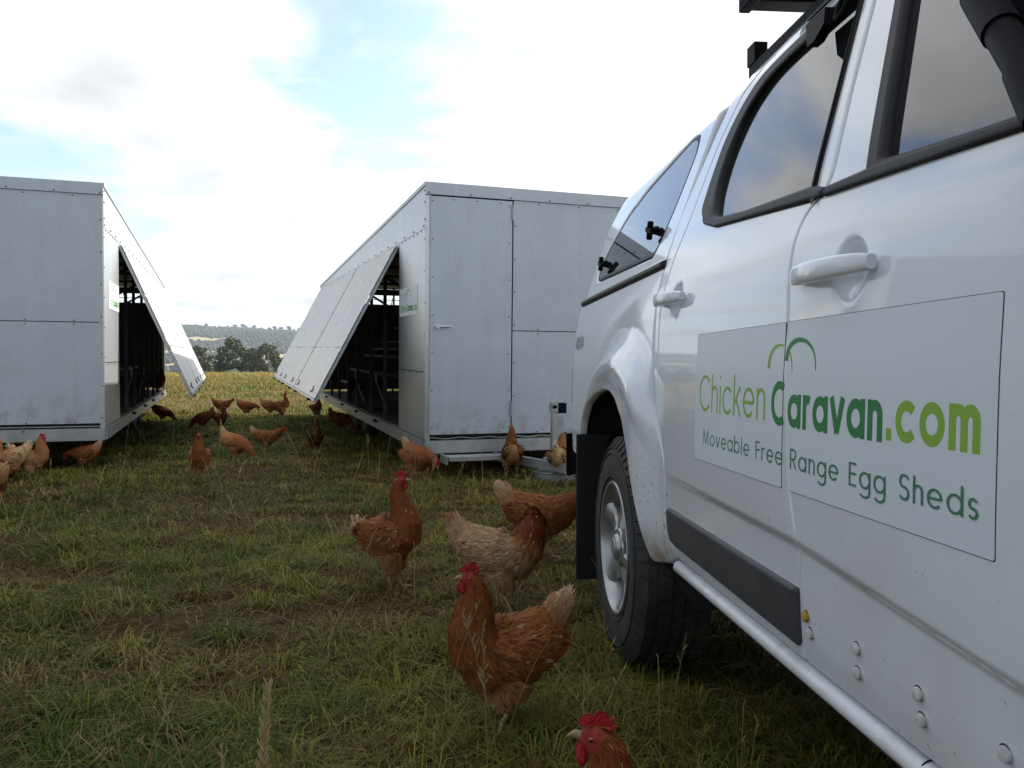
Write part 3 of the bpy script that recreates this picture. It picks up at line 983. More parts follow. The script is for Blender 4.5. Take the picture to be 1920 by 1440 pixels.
        for y0, y1 in zip(edges, edges[1:]):
            def pt(y, s, off=0.0):
                return (A(-.008 - s * math.sin(ang) - off * math.cos(ang)), y, ZH - s * math.cos(ang) + off * math.sin(ang))
            f0, f1 = y0 + .028, y1 - .028
            def flapm(bm):
                for sa, sb in ((0.01, Lf),):
                    # slightly dished sheet
                    n = 10
                    gr = [[bm.verts.new(P(*pt(f0 + (f1 - f0) * i / n, sa + (sb - sa) * j / 6, .012 + .006 * math.sin(3.1 * i / n) * math.sin(3.1 * j / 6) + .004 * math.sin(i * 2.3 + y0)))) for j in range(7)] for i in range(n + 1)]
                    for i in range(n):
                        for j in range(6):
                            bm.faces.new((gr[i][j], gr[i + 1][j], gr[i + 1][j + 1], gr[i][j + 1]))
            fl = part('flap', flapm, M['galv_flap'], smooth=40)
            def framem(bm):
                for y in (f0 + .016, f1 - .016):
                    beam(bm, P(*pt(y, .015, -.008)), P(*pt(y, Lf, -.008)), .03, .028, (1, 0, 0))
                for s_ in (.03, 1.2, Lf - .015):
                    beam(bm, P(*pt(f0 + .033, s_, -.008)), P(*pt(f1 - .033, s_, -.008)), .026, .03)
            part('flap_frame', framem, M['zinc'], fl)
            rp = [pt(y, 1.2 + d, .014) for y in np.arange(f0 + .06, f1, .11) for d in (-.012,)] + [pt(y, s_, .014) for y in (f0 + .02, f1 - .02) for s_ in np.arange(.1, Lf, .29)]
            rp += [pt(y, Lf - .02, .014) for y in np.arange(f0 + .05, f1, .10)] + [pt((f0 + f1) / 2 + .3 * k, s_, .02) for k in (-1, 1) for s_ in (.35, .85)]
            rivets('rivets', rp, (nrm[0] * math.cos(ang), 0, math.sin(ang)), fl, .0062)
            if is_open:
                for yc in (f0 + .45, f1 - .45):
                    def latch(bm):
                        c = P(*pt(yc, Lf - .09, .018))
                        for dy, ds in ((.040, .018), (-.036, .022), (.006, -.045)):
                            beam(bm, c, P(*pt(yc + dy, Lf - .09 + ds, .032)), .008, .008)
                    part('latch_hook', latch, M['plastic'], fl)
                    part('edge_catch', lambda bm: beam(bm, P(*pt(yc + .05, Lf + .008, .0)), P(*pt(yc + .17, Lf + .012, .0)), .03, .03), M['plastic'], fl)
        if is_open:
            for y in (2.1, 3.0, 4.1, 5.0, 6.0, 6.95):
                part('side_post', lambda bm: B(bm, A(.012), A(.047), y, y + .035, .0, ZH), M['dark_steel'])
            for y in (2.35, 4.0):
                part('brace_rod', lambda bm: (beam(bm, P(A(.03), y - .35, .12), P(A(.03), y + .35, .42), .010, .010), beam(bm, P(A(.03), y + .35, .40), P(A(.03), y + .35, .50), .014, .014)), M['zinc'])
            for y in (2.3, 3.8, 5.2, 7.2):
                def hooks(bm):
                    for k in range(3): beam(bm, P(A(-.02), y + .06 * k, -.03 - .012 * (k % 2)), P(A(-.035), y + .06 * (k + 1), -.045 + .02 * (k % 2)), .016, .016)
                part('rail_hook', hooks, M['plastic'])
            part('hinge_rail', lambda bm: B(bm, A(-.002), A(.03), 1.17, LEN - .04, ZH - .035, ZH + .008), M['zinc'])
    side(0, True); side(1, False)
    # rear wall with its long vent under the roof
    part('rear_wall', lambda bm: B(bm, .045, W - .045, LEN - .012, LEN, .035, 1.63), M['interior_shade'])
    def vent(bm):
        B(bm, .045, W - .045, LEN - .012, LEN, 1.80, Z2 - .035)
        B(bm, .045, W - .045, LEN - .010, LEN - .002, 1.712, 1.724)
        for a in (.66, 1.30, 1.9): beam(bm, P(a, LEN - .016, 1.6), P(a + .05, LEN - .016, 1.82), .03, .01)
    part('rear_vent', vent, M['dark_steel'])
    # inside: perches, nest boxes, wheel arch
    for a, z in ((.42, .42), (.72, .66), (1.02, .90), (.30, .20), (1.25, 1.16), (.88, .78)):
        part('perch', lambda bm: B(bm, a, a + .07, 1.0, LEN - .5, z, z + .035), M['timber'])
    for y in np.arange(1.5, LEN - .5, 1.15):
        part('perch_frame', lambda bm: (beam(bm, P(.30, y, .28), P(1.12, y, .98), .035, .03), beam(bm, P(1.12, y, .98), P(1.12, y, 0), .035, .03)), M['dark_steel'])
    part('nest_box', lambda bm: (B(bm, 1.45, 2.2, .9, LEN - 1.2, .45, 1.12),), M['dark_steel'])
    def lid(bm):
        v = [bm.verts.new(P(*q)) for q in ((1.40, .9, 1.13), (1.40, LEN - 1.2, 1.13), (2.05, LEN - 1.2, 1.60), (2.05, .9, 1.60))]
        u = [bm.verts.new(x.co + Vector((0, 0, .012))) for x in v]
        bm.faces.new(v[::-1]); bm.faces.new(u)
        for i in range(4): bm.faces.new((v[i], v[(i + 1) % 4], u[(i + 1) % 4], u[i]))
    part('nest_box_lid', lid, M['zinc'])
    for y in (1.3, 3.3, 5.4, 7.2):
        part('roof_brace', lambda bm: (beam(bm, P(.05, y, ZH - .02), P(1.2, y + .4, 1.2), .03, .03), beam(bm, P(1.2, y + .4, 1.2), P(1.2, y + .4, roof_z(y) - .1), .03, .03)), M['dark_steel'])
    for yc in (4.35, 5.15):
        def guard(bm):
            n = 14; pv = None
            for i in range(n + 1):
                an = math.pi * i / n
                q = [bm.verts.new(P(a, yc + .38 * math.cos(an), -.02 + .40 * math.sin(an))) for a in (.10, .42)]
                if pv: bm.faces.new((pv[0], q[0], q[1], pv[1]))
                pv = q
        part('wheel_arch', guard, M['interior_shade'], smooth=50)
        for a0, dr_ in ((.14, 1), (W - .14, -1)):
            zc = -.065
            bm = bmesh.new()
            wr = .335
            lathe(bm, [(0.02, .20), (.0, .205), (-.005, .25), (.01, .30), (.03, .325), (.06, wr), (.16, wr), (.19, .325), (.21, .30), (.22, .25), (.215, .2), (.2, .19)], 40, 'x')
            bmesh.ops.scale(bm, vec=(sgn * dr_, 1, 1), verts=bm.verts); bmesh.ops.translate(bm, vec=P(a0, yc, zc), verts=bm.verts)
            wh = link('wheel', bm_mesh(bm, 'wheel', 40), root, M['tyre'])
            bm = bmesh.new()
            lathe(bm, [(.015, .205), (.01, .19), (.05, .17), (.07, .12), (.04, .11), (.035, .07), (.02, .06), (.0, .05), (-.005, 0)], 32, 'x')
            bmesh.ops.scale(bm, vec=(sgn * dr_, 1, 1), verts=bm.verts); bmesh.ops.translate(bm, vec=P(a0, yc, zc), verts=bm.verts)
            link('rim', bm_mesh(bm, 'rim', 40), wh, M['zinc_bright'])
    part('axle', lambda bm: B(bm, .3, W - .3, 4.32, 4.38, -.13, -.04), M['dark_steel']); part('axle', lambda bm: B(bm, .3, W - .3, 5.12, 5.18, -.13, -.04), M['dark_steel']); part('spring', lambda bm: B(bm, .42, .5, 3.9, 5.6, -.20, -.135), M['dark_steel'])
    # small sign on the fixed panel
    sg = part('sign', lambda bm: B(bm, -.0075, -.0035, .30, 1.12, 1.125, 1.40), M['sticker'])
    f = 1.0 if sgn > 0 else -1.0
    def mp(X, Y, k): return P(-.0082 - .0002 * k, X, Y)
    xa, xb = (1.10, .32) if sgn > 0 else (.32, 1.10)
    tot = xb - xa
    place_text('lettering', 'Chicken', .095, .12, xa + .01 * tot, xa + .42 * tot, 1.165, .075, mp, sg, M['ink_light'])
    place_text('lettering', 'Caravan', .17, .09, xa + .435 * tot, xa + .78 * tot, 1.165, .075, mp, sg, M['ink_dark'])
    place_text('lettering', '.com', .17, .09, xa + .79 * tot, xa + .985 * tot, 1.165, .075, mp, sg, M['ink_light'])
    xm = (xa + xb) / 2; q = .25 * tot / .78
    place_arch('logo', [(xm + q * (-.62 + .5 * math.sin(t)), 1.275 + .075 * math.sin(math.pi * i / 24)) for i, t in enumerate(np.linspace(-.9, .9, 25))], lambda s: .016 * (1.05 - s), mp, sg, M['ink_light'])
    place_arch('logo', [(xm + q * (.10 + .62 * math.sin(t)), 1.285 + .09 * math.sin(math.pi * i / 24)) for i, t in enumerate(np.linspace(-.9, .9, 25))], lambda s: .018 * (1.08 - s), mp, sg, M['ink_dark'], 2)
    if drawbar:
        for a in ((.70, 1.70) if sgn > 0 else (1.02, 1.70)): part('drawbar', lambda bm: beam(bm, P(a, -.034, -.175), P(1.2 + (a - 1.2) * .06, -1.35, -.175), .055, .075), M['zinc'])
        part('drawbar_plate', lambda bm: (B(bm, .93, 1.47, -.66, -.5, -.137, -.129), B(bm, .96, 1.44, -.50, -.44, -.212, -.137)), M['zinc_bright'])
        def jack(bm):
            B(bm, .955, 1.005, -.66, -.61, -.30, .345); B(bm, 1.008, 1.06, -.655, -.60, -.24, .235)
            B(bm, .945, 1.0, -.67, -.60, .28, .356); B(bm, .965, 1.05, -.64, -.62, -.14, -.10)
        jk = part('jack_post', jack, M['zinc'])
        part('jack_head', lambda bm: (B(bm, 1.004, 1.075, -.675, -.595, .268, .354), tube(bm, [P(.965, -.672, .325), P(.965, -.70, .325)], .014, 8)), M['plastic'], jk)
        part('coupling', lambda bm: (tube(bm, [P(1.2, -1.33, -.175), P(1.2, -1.56, -.165)], [.05, .035], 10), tube(bm, [P(1.2, -1.48, -.19), P(1.2, -1.48, -.10)], .05, 12)), M['zinc_bright'], smooth=40)
    if sgn > 0:
        st = part('step', lambda bm: B(bm, .155, .63, -.27, -.10, -.168, -.132), M['zinc_bright'])
        def treads(bm):
            for i in range(19):
                for j in range(2):
                    x = .17 + i * .024
                    beam(bm, P(x, -.272, -.160 + j * .014), P(x + .012, -.272, -.150 + j * .014), .003, .004)
        part('tread_plate', treads, M['zinc'], st, kind='stuff')
        part('step_bracket', lambda bm: B(bm, .13, .152, -.24, -.02, -.20, -.128), M['zinc'], st); part('step_bracket', lambda bm: B(bm, .633, .65, -.24, -.02, -.165, -.128), M['zinc'], st)
    return root


CAR_R = caravan('chicken_caravan', (-.774, 7.35, .342), math.radians(19.2), math.radians(1.6), 1,
        'galvanised mobile chicken shed with a tall door, sign and jack behind the pickup', (.026, .803), math.radians(27.6), True, 'galvanised chicken caravans')
CAR_L = caravan('chicken_caravan', (-3.828, 7.77, .428), math.radians(19.2), math.radians(1.2), -1,
        'galvanised mobile chicken shed cut off by the left edge, flap lit by sun', (1.59, 2.37), math.radians(23.5), True, 'galvanised chicken caravans')

# steel pan under the jack
jp = (Matrix.Translation(CAR_R.location) @ CAR_R.rotation_euler.to_matrix().to_4x4()) @ Vector((.99, -.63, 0))
bm = bmesh.new()
lathe(bm, [(0.0, 0), (0.0, .155), (.005, .165), (.085, .172), (.088, .178), (.085, .182), (.06, .16), (.03, .155), (.03, 0)], 40, 'z')
o = link('steel_pan', bm_mesh(bm, 'steel_pan', 40), None, M['zinc'])
o.location = (jp.x, jp.y, gzf(jp.x, jp.y) + .004)
tag(o, 'round shallow steel pan on the grass under the jack post', 'pan')
bm = bmesh.new()
bx(bm, -.09, .09, -.09, .09, 0, .03); bx(bm, -.05, .05, -.05, .05, .03, .06)
o = link('foot_block', bm_mesh(bm, 'foot_block'), None, M['zinc_bright']); o.location = (jp.x, jp.y, gzf(jp.x, jp.y) + .036)
tag(o, 'small steel foot block standing in the round pan below the jack', 'block')
# ------------------------------------------------------------------ white pickup
# side coordinates: u along the vehicle to its rear, v height, w outwards from the door plane
UD, UHALF, UC = 0.60, 0.93, 1.30
UYAW = math.atan(128 / 1550.0)
_pv = np.array([.30, .38, .43, .47, .52, .60, .68, .80, .95, 1.05, 1.12, 1.18, 1.24, 1.30, 1.70, 1.78, 1.85])
_pw = np.array([-.06, -.034, -.015, -.004, .000, .003, .006, .006, .003, -.003, -.010, -.020, -.034, -.052, -.185, -.25, -.38])
_tv = np.linspace(.25, 1.9, 660)
_tw = np.interp(_tv, _pv, _pw)
_k = np.exp(-.5 * (np.arange(-24, 25) / 9.) ** 2); _k /= _k.sum()
_tw = np.convolve(np.pad(_tw, 24, 'edge'), _k, 'valid')


def sstep(a, b, x):
    t = np.clip((np.asarray(x, float) - a) / (b - a), 0, 1)
    return t * t * (3 - 2 * t)


CUPS = [(1.195, 1.103, .058, .056), (2.135, 1.135, .058, .056)]


def w_cab(u, v):
    u = np.asarray(u, float); v = np.asarray(v, float)
    w = np.interp(v, _tv, _tw)
    c = np.interp(u, [-1, .82, 1.365, 2.174], [.60, .630, .668, .679])
    w = w - .010 * (1 - sstep(c - .026, c, v))
    w = w + .004 * sstep(1.0, 1.17, v) * (1 - sstep(1.17, 1.23, v))
    w = w - .035 * sstep(.4, -1.1, u) * sstep(.4, -1.1, u)
    for cu, cv, ru, rv in CUPS:
        d = np.sqrt(((u - cu) / ru) ** 2 + ((v - cv) / rv) ** 2)
        w = w - .017 * (1 - sstep(.30, 1.0, d))
    return w


def _flare(u, v, hu, amp):
    d = np.sqrt(((u - hu - .03) / 1.06) ** 2 + ((v - .40) / 1.0) ** 2)
    f = 1 - sstep(.57, .70, d)
    lip = -.012 * (1 - sstep(.50, .56, d))
    return amp * f + lip * f


def w_tub(u, v):
    u = np.asarray(u, float); v = np.asarray(v, float)
    w = np.interp(v, _tv, _tw)
    w = w + _flare(u, v, 2.70, .058) * sstep(2.215, 2.42, u)
    w = w - .03 * sstep(3.78, 4.0, u)
    return w


def w_fen(u, v):
    u = np.asarray(u, float); v = np.asarray(v, float)
    return w_cab(u, v) + _flare(u, v, -.40, .045) - .16 * sstep(-.65, -1.35, u) ** 1.3


def w_can(u, v):
    u = np.asarray(u, float); v = np.asarray(v, float)
    w = np.interp(v, _tv, _tw) - .004
    w = w - .04 * sstep(3.74, 4.0, u)
    return w - .045 * sstep(1.685, 1.76, v)


def VT(u, w, v, mir=False):
    x = -(UHALF + w)
    return Vector((-x if mir else x, u - UC, v))


ute = empty('pickup_truck', (UD + UHALF, UC, 0))
_r = Matrix.Rotation(UYAW, 4, 'Z')
ute.location = _r @ Vector((UD + UHALF, UC, 0))
ute.rotation_euler = (0, 0, UYAW)
tag(ute, 'white dual cab pickup with canopy and green lettered door signs at the right', 'pickup truck')


def rounded(pts, r=.02, n=5, close=True):
    """fillet the corners of a closed polygon; r a number or list"""
    P = [Vector(p) for p in pts]; out = []
    N = len(P)
    for i in range(N):
        a, b, c = P[i - 1], P[i], P[(i + 1) % N]
        ri = r[i] if isinstance(r, (list, tuple)) else r
        d1, d2 = (a - b), (c - b)
        q = min(ri, d1.length * .45, d2.length * .45)
        if q < 1e-4: out.append(b); continue
        s, e = b + d1.normalized() * q, b + d2.normalized() * q
        for k in range(n + 1):
            t = k / n
            out.append(s * (1 - t) ** 2 + b * 2 * t * (1 - t) + e * t ** 2)
    # remove doubles
    res = []
    for p in out:
        if not res or (p - res[-1]).length > 1e-4: res.append(p)
    if (res[0] - res[-1]).length < 1e-4: res.pop()
    return res


def dens(pts, step=.03):
    out = []
    N = len(pts)
    for i in range(N):
        a, b = Vector(pts[i]), Vector(pts[(i + 1) % N])
        k = max(1, int((b - a).length / step))
        for j in range(k): out.append(a.lerp(b, j / k))
    return out


def area2(p): return sum(p[i - 1].x * p[i].y - p[i].x * p[i - 1].y for i in range(len(p))) / 2


def offset(loop, d):
    """d > 0 grows a counter-clockwise loop"""
    N = len(loop); out = []
    for i in range(N):
        a, b, c = loop[i - 1], loop[i], loop[(i + 1) % N]
        t1, t2 = (b - a).normalized(), (c - b).normalized()
        n = Vector((t1.y + t2.y, -(t1.x + t2.x)))
        if n.length < 1e-6: n = Vector((t1.y, -t1.x))
        n.normalize()
        k = 1 / max(.5, n.dot(Vector((t1.y, -t1.x))))
        out.append(b + n * d * k)
    return out


def inside(x, y, loop):
    L = np.array([(p.x, p.y) for p in loop])
    x = np.asarray(x); y = np.asarray(y)
    r = np.zeros(x.shape, bool)
    for (x1, y1), (x2, y2) in zip(L, np.roll(L, -1, 0)):
        if y1 == y2: continue
        r ^= ((y1 > y) != (y2 > y)) & (x < (x2 - x1) * (y - y1) / (y2 - y1) + x1)
    return r


def edge_dist(x, y, loop):
    d = np.full(x.shape, 9.)
    L = np.array([(p.x, p.y) for p in loop])
    for (x1, y1), (x2, y2) in zip(L, np.roll(L, -1, 0)):
        dx, dy = x2 - x1, y2 - y1
        t = np.clip(((x - x1) * dx + (y - y1) * dy) / max(dx * dx + dy * dy, 1e-12), 0, 1)
        d = np.minimum(d, np.hypot(x - x1 - t * dx, y - y1 - t * dy))
    return d


def panel(name, outline, surf, m, parent=None, holes=(), grid=.045, rad=.004, depth=.02, lift=0.0, fine=(), mir=False, step=.03, kind=None, label=None, crease=False):
    """a skin panel on surface w = surf(u, v) + lift, with rolled edges"""
    loops = [dens(outline, step)] + [dens(h, step) for h in holes]
    for i, l in enumerate(loops):
        if (area2(l) > 0) != (i == 0): loops[i] = l[::-1]     # outer ccw, holes cw
    tops = [offset(l, -rad) for l in loops]
    u0, u1 = min(p.x for p in loops[0]), max(p.x for p in loops[0]); v0, v1 = min(p.y for p in loops[0]), max(p.y for p in loops[0])
    gu, gv = np.meshgrid(np.arange(u0 + grid / 2, u1, grid), np.arange(v0 + grid * .35, v1, grid * .7))
    gu, gv = gu.ravel(), gv.ravel()
    if crease:
        a = np.arange(u0 + .01, u1, .014); cc = np.interp(a, [-1, .82, 1.365, 2.174], [.60, .630, .668, .679])
        q = np.abs(gv - np.interp(gu, a, cc) + .013) > .028
        gu, gv = gu[q], gv[q]
        for off in (.014, .006, .0, -.005, -.009, -.013, -.017, -.021, -.026, -.032, -.040):
            gu = np.concatenate([gu, a]); gv = np.concatenate([gv, cc + off])
    for cu, cv, ru, rv in fine:
        q = np.hypot((gu - cu) / (ru * 1.3), (gv - cv) / (rv * 1.3)) > 1
        gu, gv = gu[q], gv[q]
        a, b = np.meshgrid(np.arange(cu - ru * 1.3, cu + ru * 1.3, .0075), np.arange(cv - rv * 1.3, cv + rv * 1.3, .0075))
        a, b = a.ravel(), b.ravel(); q = np.hypot((a - cu) / (ru * 1.3), (b - cv) / (rv * 1.3)) < 1
        gu, gv = np.concatenate([gu, a[q]]), np.concatenate([gv, b[q]])
    ok = inside(gu, gv, tops[0])
    for h in tops[1:]: ok &= ~inside(gu, gv, h)
    for h in tops: ok &= edge_dist(gu, gv, h) > (.003 if crease else min(grid * .22, .012))
    pts, edges, nb = [], [], 0
    for l in tops:
        b = len(pts); pts += [Vector((p.x, p.y)) for p in l]
        edges += [(b + i, b + (i + 1) % len(l)) for i in range(len(l))]
    nb = len(pts)
    pts += [Vector((a, b)) for a, b in zip(gu[ok], gv[ok])]
    vs, es, fs, ov, oe, of = delaunay_2d_cdt(pts, edges, [], 0, 1e-6)
    P2 = np.array([(p.x, p.y) for p in vs])
    T = np.array([f for f in fs if len(f) == 3])
    c = P2[T].mean(1)
    good = inside(c[:, 0], c[:, 1], tops[0])
    for h in tops[1:]: good &= ~inside(c[:, 0], c[:, 1], h)
    T = T[good]
    W3 = surf(P2[:, 0], P2[:, 1]) + lift
    e = 2e-3
    gu_ = (surf(P2[:, 0] + e, P2[:, 1]) - surf(P2[:, 0] - e, P2[:, 1])) / (2 * e)
    gv_ = (surf(P2[:, 0], P2[:, 1] + e) - surf(P2[:, 0], P2[:, 1] - e)) / (2 * e)
    nn = np.stack([-np.ones(len(P2)), -(-gu_) * -1, -gv_], 1)    # normal (w axis is -x): (-1, -dw/du, -dw/dv)
    nn = np.stack([-np.ones(len(P2)), -gu_, -gv_], 1); nn /= np.linalg.norm(nn, axis=1, keepdims=True)
    V = [VT(P2[i, 0], W3[i], P2[i, 1]) for i in range(len(P2))]
    NRM = [tuple(x) for x in nn]
    F = []
    for t in T:
        a, b, c_ = t
        ar = (P2[b, 0] - P2[a, 0]) * (P2[c_, 1] - P2[a, 1]) - (P2[c_, 0] - P2[a, 0]) * (P2[b, 1] - P2[a, 1])
        # ccw in (u, v) seen with u to +y, v up: normal +x, so flip for outward -x
        F.append((a, c_, b) if ar > 0 else (a, b, c_))
    # rolled rims
    omap = {}
    for k, lst in enumerate(ov):
        for o in lst: omap[o] = k
    base = 0
    for l, tp in zip(loops, tops):
        n = len(l)
        A = [omap[base + i] for i in range(n)]
        L2 = np.array([(p.x, p.y) for p in l]); w2 = surf(L2[:, 0], L2[:, 1]) + lift
        B = len(V)
        for i in range(n):
            V.append(VT(L2[i, 0], w2[i] - rad * .8, L2[i, 1]))
        D_ = len(V)
        for i in range(n):
            V.append(VT(L2[i, 0], w2[i] - depth, L2[i, 1]))
        for i in range(n):
            t = (l[(i + 1) % n] - l[i - 1]).normalized()
            out = (0, t.y, -t.x)                      # (u -> y, v -> z)
            o3 = Vector(out)
            s3 = Vector(NRM[A[i]])
            NRM.append(tuple((o3 * .75 + s3 * .65).normalized()))
        for i in range(n):
            t = (l[(i + 1) % n] - l[i - 1]).normalized()
            NRM.append((0, t.y, -t.x))
        for i in range(n):
            j = (i + 1) % n
            F.append((A[i], A[j], B + j)); F.append((A[i], B + j, B + i))
            F.append((B + i, B + j, D_ + j)); F.append((B + i, D_ + j, D_ + i))
        base += n
    V = np.array([list(x) for x in V]); F = np.array(F); NRM = np.array(NRM)
    # orient rim faces by their normals
    fn = np.cross(V[F[:, 1]] - V[F[:, 0]], V[F[:, 2]] - V[F[:, 0]])
    flip = np.einsum('ij,ij->i', fn, NRM[F].mean(1)) < 0
    F[flip] = F[flip][:, ::-1]
    objs = []
    for mm in ((False, True) if mir == 'both' else (bool(mir),)):
        V_, F_, N_ = V.copy(), F.copy(), NRM.copy()
        if mm:
            V_[:, 0] *= -1; N_[:, 0] *= -1; F_ = F_[:, ::-1]
        me = np_mesh(name, V_, F_, None, True)
        me.normals_split_custom_set_from_vertices([tuple(x) for x in N_])
        o = link(name, me, ute if parent is None else (parent[1] if mm and isinstance(parent, tuple) else (parent[0] if isinstance(parent, tuple) else parent)), m, kind)
        if label and not mm: o['label'] = label
        objs.append(o)
    return objs


def upart(nm, f, m, parent=None, smooth=None, kind=None, both=False):
    res = []
    for mm in ((False, True) if both else (False,)):
        bm = bmesh.new(); f(bm, (lambda u, w, v: VT(u, w, v, mm)))
        res.append(link(nm, bm_mesh(bm, nm, smooth), parent if parent is not None else ute, m, kind))
    return res


def ubox(bm, T, u0, u1, w0, w1, v0, v1):
    a, b = T(u0, w0, v0), T(u1, w1, v1)
    bx(bm, a.x, b.x, a.y, b.y, a.z, b.z)


GAP = [(1.352, 1.245), (1.385, 1.236), (1.408, 1.215), (1.416, 1.17), (1.415, 1.116), (1.405, 1.02), (1.385, .762), (1.366, .70), (1.357, .672), (1.358, .647), (1.372, .58), (1.368, .475), (1.366, .452)]
G2 = .0028
# rear door
rd_out = rounded([(u + G2, v) for u, v in GAP[::-1]] + [(1.337 + G2, 1.275), (1.372 + G2, 1.43), (1.402 + G2, 1.60), (1.428, 1.722), (1.80, 1.722), (1.97, 1.712), (2.10, 1.668), (2.178, 1.565), (2.205, 1.46), (2.222, 1.37),
                 (2.268, 1.25), (2.283, 1.10), (2.275, .95), (2.243, .80), (2.19, .70), (2.195, .60), (2.205, .50), (2.19, .452)], .025)
rglass = rounded([(1.392, 1.268), (1.74, 1.293), (1.93, 1.314), (1.985, 1.331), (2.033, 1.40), (2.049, 1.498), (2.005, 1.592), (1.907, 1.640), (1.79, 1.649), (1.468, 1.649)], [.012, .05, .05, .04, .05, .05, .05, .05, .05, .02])
rseal = rounded([(1.386, 1.262), (1.372, 1.243), (1.94, 1.296), (2.075, 1.333), (2.122, 1.368), (2.126, 1.45), (2.118, 1.552), (2.054, 1.632), (1.965, 1.675), (1.82, 1.684), (1.462, 1.684)], [.005, .005, .05, .05, .03, .05, .05, .05, .05, .05, .01])
door_r = panel('rear_door', rd_out, w_cab, M['paint'], holes=[rseal], fine=[CUPS[1]], mir='both', depth=.022, crease=True)
panel('window_seal', offset(dens(rseal)[::1] if area2(dens(rseal)) > 0 else dens(rseal)[::-1], -.002), w_cab, M['rubber'], parent=tuple(door_r), holes=[rglass], lift=.006, rad=.006, mir='both', grid=.03, step=.02)
panel('window_glass', offset(dens(rglass) if area2(dens(rglass)) > 0 else dens(rglass)[::-1], .006), w_cab, M['glass'], parent=tuple(door_r), lift=-.010, mir='both', rad=.002)
# front door
fd_out = rounded([(u - G2, v) for u, v in GAP[::1]] + [(.45, .452), (.36, .50), (.345, .80), (.345, 1.10), (.37, 1.225), (.52, 1.40), (.70, 1.60), (.83, 1.695), (1.0, 1.72), (1.418 - G2, 1.722), (1.396 - G2, 1.60), (1.366 - G2, 1.43), (1.330 - G2, 1.275)], .025)
fglass = rounded([(1.166, 1.259), (.857, 1.230), (.46, 1.214), (.60, 1.40), (.78, 1.58), (.90, 1.64), (1.02, 1.652), (1.302, 1.652)], [.012, .05, .03, .05, .05, .05, .05, .02])
fseal = rounded([(1.203, 1.241), (.857, 1.212), (.40, 1.196), (.57, 1.42), (.75, 1.60), (.88, 1.672), (1.02, 1.686), (1.346, 1.686)], [.012, .05, .03, .05, .05, .05, .05, .02])
door_f = panel('front_door', fd_out, w_cab, M['paint'], holes=[fseal], fine=[CUPS[0]], mir='both', depth=.022, crease=True)
ccw = lambda l: (lambda d: d if area2(d) > 0 else d[::-1])(dens(l, .02))
panel('window_seal', offset(ccw(fseal), -.002), w_cab, M['rubber'], parent=tuple(door_f), holes=[fglass], lift=.006, rad=.006, mir='both', grid=.03, step=.02)
panel('window_glass', offset(ccw(fglass), .006), w_cab, M['glass'], parent=tuple(door_f), lift=-.012, mir='both', rad=.002)
# weather strip along the waist of both doors
panel('waist_strip', rounded([(1.340, 1.242), (1.340, 1.258), (1.392, 1.272), (1.74, 1.296), (1.93, 1.317), (1.978, 1.329), (2.03, 1.368), (2.085, 1.355), (2.05, 1.322), (1.935, 1.294)], .006), w_cab, M['rubber'], parent=door_r[0], lift=.010, rad=.007, depth=.015, grid=.02, step=.02)
panel('waist_strip', rounded([(1.335, 1.241), (1.335, 1.258), (1.166, 1.254), (.857, 1.230), (.46, 1.212), (.46, 1.196), (.857, 1.212), (1.166, 1.231)], .006), w_cab, M['rubber'], parent=door_f[0], lift=.010, rad=.007, depth=.015, grid=.02, step=.02)
# pillar behind the rear door
panel('cab_pillar', rounded([(2.247, .80), (2.279, .95), (2.288, 1.10), (2.273, 1.253), (2.227, 1.372), (2.210, 1.461), (2.183, 1.567), (2.104, 1.672), (1.972, 1.717), (1.80, 1.727), (1.80, 1.738), (2.10, 1.735), (2.185, 1.70), (2.25, 1.60), (2.345, 1.40), (2.348, 1.26), (2.330, 1.13), (2.322, 1.0), (2.30, .88)], .015), w_cab, M['paint'], mir='both', step=.02, grid=.03)
# tub (load bed side)
arch = [(2.335, .40), (2.355, .48), (2.395, .585), (2.447, .70), (2.53, .80), (2.64, .860), (2.74, .885), (2.86, .887), (2.99, .866), (3.12, .822), (3.22, .752), (3.29, .66), (3.32, .56)]
tub_out = rounded([(2.198, .425)] + arch + [(3.34, .54), (3.80, .58), (3.868, .66), (3.885, .94), (3.90, 1.10), (3.895, 1.245), (2.362, 1.250), (2.358, 1.13), (2.345, 1.0), (2.318, .88), (2.252, .79), (2.199, .70), (2.203, .60), (2.213, .50)], .02)
panel('bed_side', tub_out, w_tub, M['paint_dirty'], mir='both', grid=.017, rad=.006, depth=.03, step=.022)


def liner(bm, T):
    pts = [(2.16, .30)] + arch + [(3.34, .40)]
    pv = None
    for u, v in pts:
        uu, vv = u + (.012 if u > 2.7 else -.012), v + .012
        w0 = float(w_tub(np.array([u]), np.array([v]))[0]) - .022
        q = [bm.verts.new(T(uu, w0, vv)), bm.verts.new(T(uu, -.55, vv))]
        if pv: bm.faces.new((pv[0], q[0], q[1], pv[1]))
        pv = q
upart('wheel_liner', liner, M['gap'], both=True)
